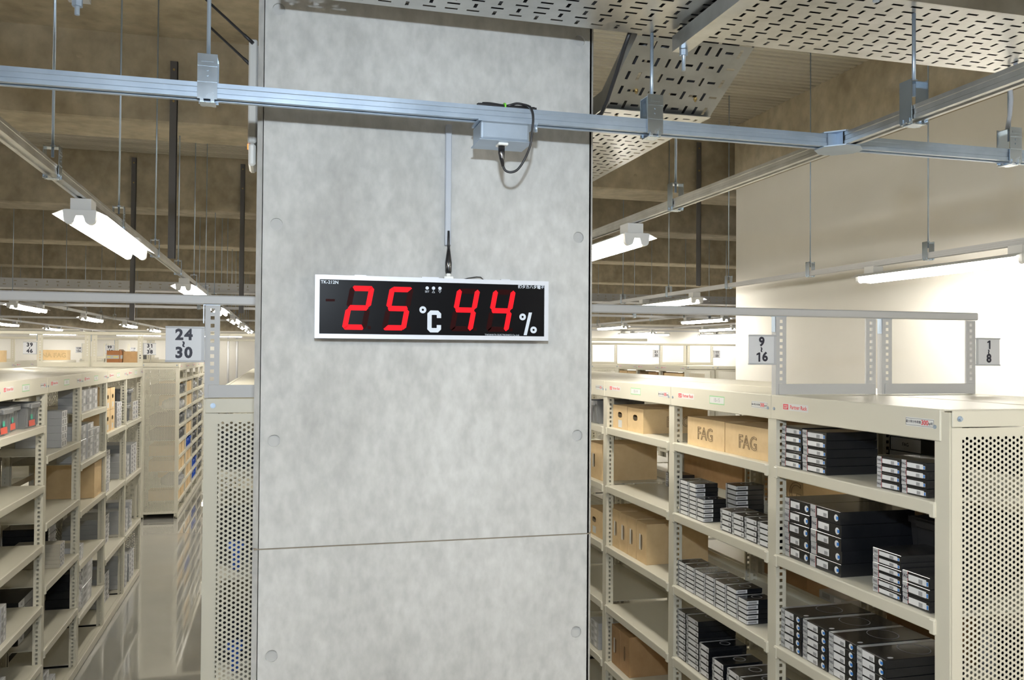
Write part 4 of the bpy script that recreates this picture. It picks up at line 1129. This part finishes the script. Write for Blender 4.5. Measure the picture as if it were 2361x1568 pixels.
lstack('silver', 6.62, 6.95, .37, 6, .048, .2, 'silver box, %s of low wide stack, third left bay')
lstack('plain', 6.48, 6.61, .37, 5, .055, .2, 'black roundel box, %s of low stack, third left bay')
lstack('silver', 5.62, 5.74, .0625, 5, .04, .14, 'silver box, %s of near floor stack, second left bay')
lstack('silver', 5.78, 5.90, .0625, 3, .04, .14, 'silver box, %s of far floor stack, second left bay')
for i, (y0, y1, n, z, h) in enumerate(((4.66, 4.76, 6, .715, .036), (4.78, 4.87, 5, .715, .036), (4.68, 4.78, 5, .385, .036), (4.80, 4.88, 4, .385, .036), (4.63, 4.72, 2, 1.06, .036))):
    lstack('silver', y0, y1, z, n, h, .14, 'silver box, %s of '+('near fourth shelf', 'far fourth shelf', 'near low shelf', 'far low shelf', 'third shelf')[i]+' stack, nearest left bay')
for i in range(2):
    for jx in range(2):
        carton('carton', ('lower ', 'upper ')[i]+('near', 'far')[jx]+' small kraft carton with handle hole, fourth left bay', XLf, 7.37+.20*jx, 7.56+.20*jx, 1.52+.172*i, .17, .18, handle=True, tag_white=True, rz=PI)
lstack('grey', 7.86, 8.08, 1.52, 5, .042, .30, 'grey box, %s of stack beside small cartons, fourth left bay')
lstack('grey', 7.70, 8.05, 1.045, 7, .040, .29, 'grey box, %s of wide stack, middle shelf, fourth left bay', XLf-.08)
lstack('grey', 7.40, 7.55, 1.045, 1, .09, .12, '%s pale box near front of middle shelf, fourth left bay')
lstack('grey', 7.70, 8.05, .55, 6, .040, .29, 'grey box, %s of wide stack, low shelf, fourth left bay', XLf-.08)
lstack('grey', 7.72, 8.08, .0625, 6, .04, .29, 'grey box, %s of floor stack, fourth left bay', XLf-.08)
bin_('upper of two grey bins stacked at end of left rack', XLf, 8.46, 1.525+.16, .30, .13, .3, PI, stickers=False)
bin_('lower of two grey bins stacked at end of left rack', XLf, 8.40, 1.525, .22, .155, .3, PI, stickers=False)
lstack('tan', 8.66, 8.98, 1.525, 4, .042, .3, 'tan box, %s of stack beside grey bins, last left bay')
lstack('silver', 8.30, 8.52, 1.035, 4, .05, .3, 'silver box, %s of near stack, middle shelf, last left bay')
lstack('grey', 8.60, 8.92, 1.035, 7, .038, .3, 'grey box, %s of far stack, middle shelf, last left bay')
lstack('silver', 8.30, 8.48, .55, 5, .04, .3, 'silver box, %s of near stack, low shelf, last left bay')
lstack('silver', 8.54, 8.70, .55, 6, .04, .3, 'silver box, %s of far stack, low shelf, last left bay')
lstack('silver', 8.32, 8.48, .0625, 7, .042, .3, 'silver box, %s of near floor stack, last left bay')
lstack('grey', 8.58, 8.86, .0625, 6, .042, .3, 'grey box, %s of far floor stack, last left bay')
# back-to-back row behind the left rack: dark boxes facing the other way
XB_ = XL_-.50
for i, (y0, y1, z, n, h, wh) in enumerate(((5.55, 6.25, 1.68, 2, .075, 'top shelf, second bay'), (4.64, 5.30, 1.68, 2, .075, 'top shelf, nearest bay'), (4.64, 5.4, 1.43, 2, .075, 'second shelf, nearest bay'),
                                        (4.64, 5.35, 1.2, 2, .07, 'third shelf, nearest bay'), (5.6, 6.3, 1.2, 2, .07, 'third shelf, second bay'), (4.64, 5.4, .95, 2, .085, 'fourth shelf, nearest bay'),
                                        (5.6, 6.3, .7, 2, .075, 'fifth shelf, second bay'), (4.64, 5.4, .7, 2, .075, 'fifth shelf, nearest bay'), (4.64, 5.4, .45, 2, .075, 'sixth shelf, nearest bay'),
                                        (6.5, 7.2, .7, 2, .075, 'fifth shelf, third bay'), (6.5, 7.2, 1.43, 2, .075, 'second shelf, third bay'))):
    c, w_ = ystack(y0, y1)
    stack('plain', XB_, c, z, n, w_, h, .34, 'long black box, %s one behind the left rack, '+wh, 'dark boxes seen through the left rack', PI)

# ------------------------------------------------------------------ items inside the rack behind the pillar, seen through its holes
for i, z in enumerate((S2, S3, S4, S5)):
    bin_('small blue bin behind the perforated end panel, %s shelf' % ('second', 'third', 'fourth', 'fifth')[i], -.155, 3.20, z, .05, .10, .035, 0, 'bin_blue', False)
for i, z in enumerate((S1, S2, S3, S4, S5)):  # black stacks added so that the panel holes show a dark interior
    stack('plain', -.215, 3.50, z, 3, .40, .046 if i == 0 else .07, .38, 'added black box, %s of stack darkening the perforated end panel, '+('top', 'second', 'third', 'fourth', 'fifth')[i]+' shelf', 'black boxes added behind the perforated end panel')

# ------------------------------------------------------------------ far rack with small bins and bags on the left
XFf = XL_+.03-.012
rnd = random.Random(3)
bagm = []
for sgl in range(4):
    bm = bmesh.new(); bmesh.ops.create_icosphere(bm, subdivisions=3, radius=1)
    rr = random.Random(sgl)
    ph = [(rr.uniform(3, 7), rr.uniform(0, 6), Vector((rr.gauss(0, 1), rr.gauss(0, 1), rr.gauss(0, 1))).normalized()) for _ in range(9)]
    for v in bm.verts:
        d = sum(abs(math.sin(f*v.co.dot(a)+p)) for f, p, a in ph)/9
        v.co *= .72+.5*d; v.co.x *= .11; v.co.y *= .13; v.co.z = max(v.co.z, -.62)*.085+.0527
    q = MB(); q.add_bm(bm); bagm.append(q.mesh('plastic_bag', 'clear_bag'))
cells = [1.60, 1.40, 1.20, 1.0, .80, .60, .40, .22]
fills = ['G','C','B','G', 'B','C','B','B', 'G','B','G','B', 'G','C','G','G', 'C','U','G','G', 'C','C','G','G', 'B','C','U','G', 'C','C','U','G']
nmz = ('top', 'second', 'third', 'fourth', 'fifth', 'sixth', 'seventh', 'eighth')
for i, z in enumerate(cells):
    for b in range(4):
        y = 12.05+b*BAY+.45; k = fills[(i*4+b) % len(fills)]
        where = '%s row, %s bay of far left rack' % (nmz[i], ('nearest', 'second', 'third', 'fourth')[b])
        for s in (-.2, .2):
            sd = 'near' if s < 0 else 'far'
            if k == 'G': bin_('%s small grey bin, %s' % (sd, where), XFf, y+s, z, .30, .12, .36, PI, 'bin_grey', False)
            elif k == 'U': bin_('%s small blue bin, %s' % (sd, where), XFf, y+s, z, .30, .12, .36, PI, 'bin_blue', False)
            elif k == 'C': carton('carton', '%s small kraft carton, %s' % (sd, where), XFf, y+s-.17, y+s+.17, z, .135, .36, rz=PI)
            else:
                o = put('plastic_bag', bagm[(i+b) % 4], None, (XFf-.10, y+s, z+.001), rnd.uniform(0, 6)); tag(o, '%s clear plastic bag, %s' % (sd, where), 'bag')
# cartons standing on the rack tops and in the far racks
t = carton('carton', 'long printed brown carton standing on far rack, behind sign 39~46', -3.86, 15.85, 16.15, ZT, .165, .44, side_text='INA FAG')
w1 = thing('wrapped_carton', 'brown wrapped carton with grey band on far rack top', 'carton', (-2.095, 12.52, ZT))
MB().cbox(-.10, .09, -.12, .12, 0, .16, .010, seg=2).obj('wrapped_body', 'brown_wrap', w1)
MB().box(-.102, .092, -.122, .122, .052, .10).obj('grey_band', 'tape_grey', w1)
q = MB(); q.box(-.095, -.05, -.1232, -.122, .071, .081); q.box(-.02, .04, -.1232, -.122, .071, .081); q.obj('yellow_print', 'tape_yellow', w1)
MB().cbox(.05, .072, -.126, .126, -.0, .175, .008).obj('wrap_fold', 'brown_wrap', w1)
carton('carton', 'plain dark kraft carton beside the wrapped one', -1.998, 12.42, 12.66, ZT, .15, .165, mat_='kraft_dark')
carton('carton', 'kraft carton at left picture edge on far rack top', -3.87, 12.4, 12.7, ZT, .15, .42, handle=True)
bin_('grey bin on the far rack behind the wrapped carton', -2.0, 13.25, ZT, .4, .10, .3, PI/2, stickers=False)
for i, (y0, y1, c) in enumerate(((13.60, 13.98, 'kraft'), (14.0, 14.35, 'kraft'), (11.85, 12.5, 'kraft'), (12.75, 13.1, 'kraft_dark'))):
    carton('carton', ('left kraft carton', 'middle kraft carton', 'right wide kraft carton', 'dark carton')[i]+' on far rack right of the pillar', 5.79, y0, y1, S1, .15, .36, mat_=c)
bin_('small blue bin on far rack right of the pillar', 5.80, 12.85+.45, S1, .28, .10, .3, 0, 'bin_blue', False)
# pipes on the back wall left of the pillar
for i, x in enumerate((-1.05, -.72, -.45)):
    m = MB().tube([(x-.9, 29.7, 0), (x-.9, 29.7, 2.75)], .035, 8); tag(m.obj('wall_pipe', 'pale_steel'), ('left', 'middle', 'right')[i]+' of three pale pipes on back wall', 'pipe')
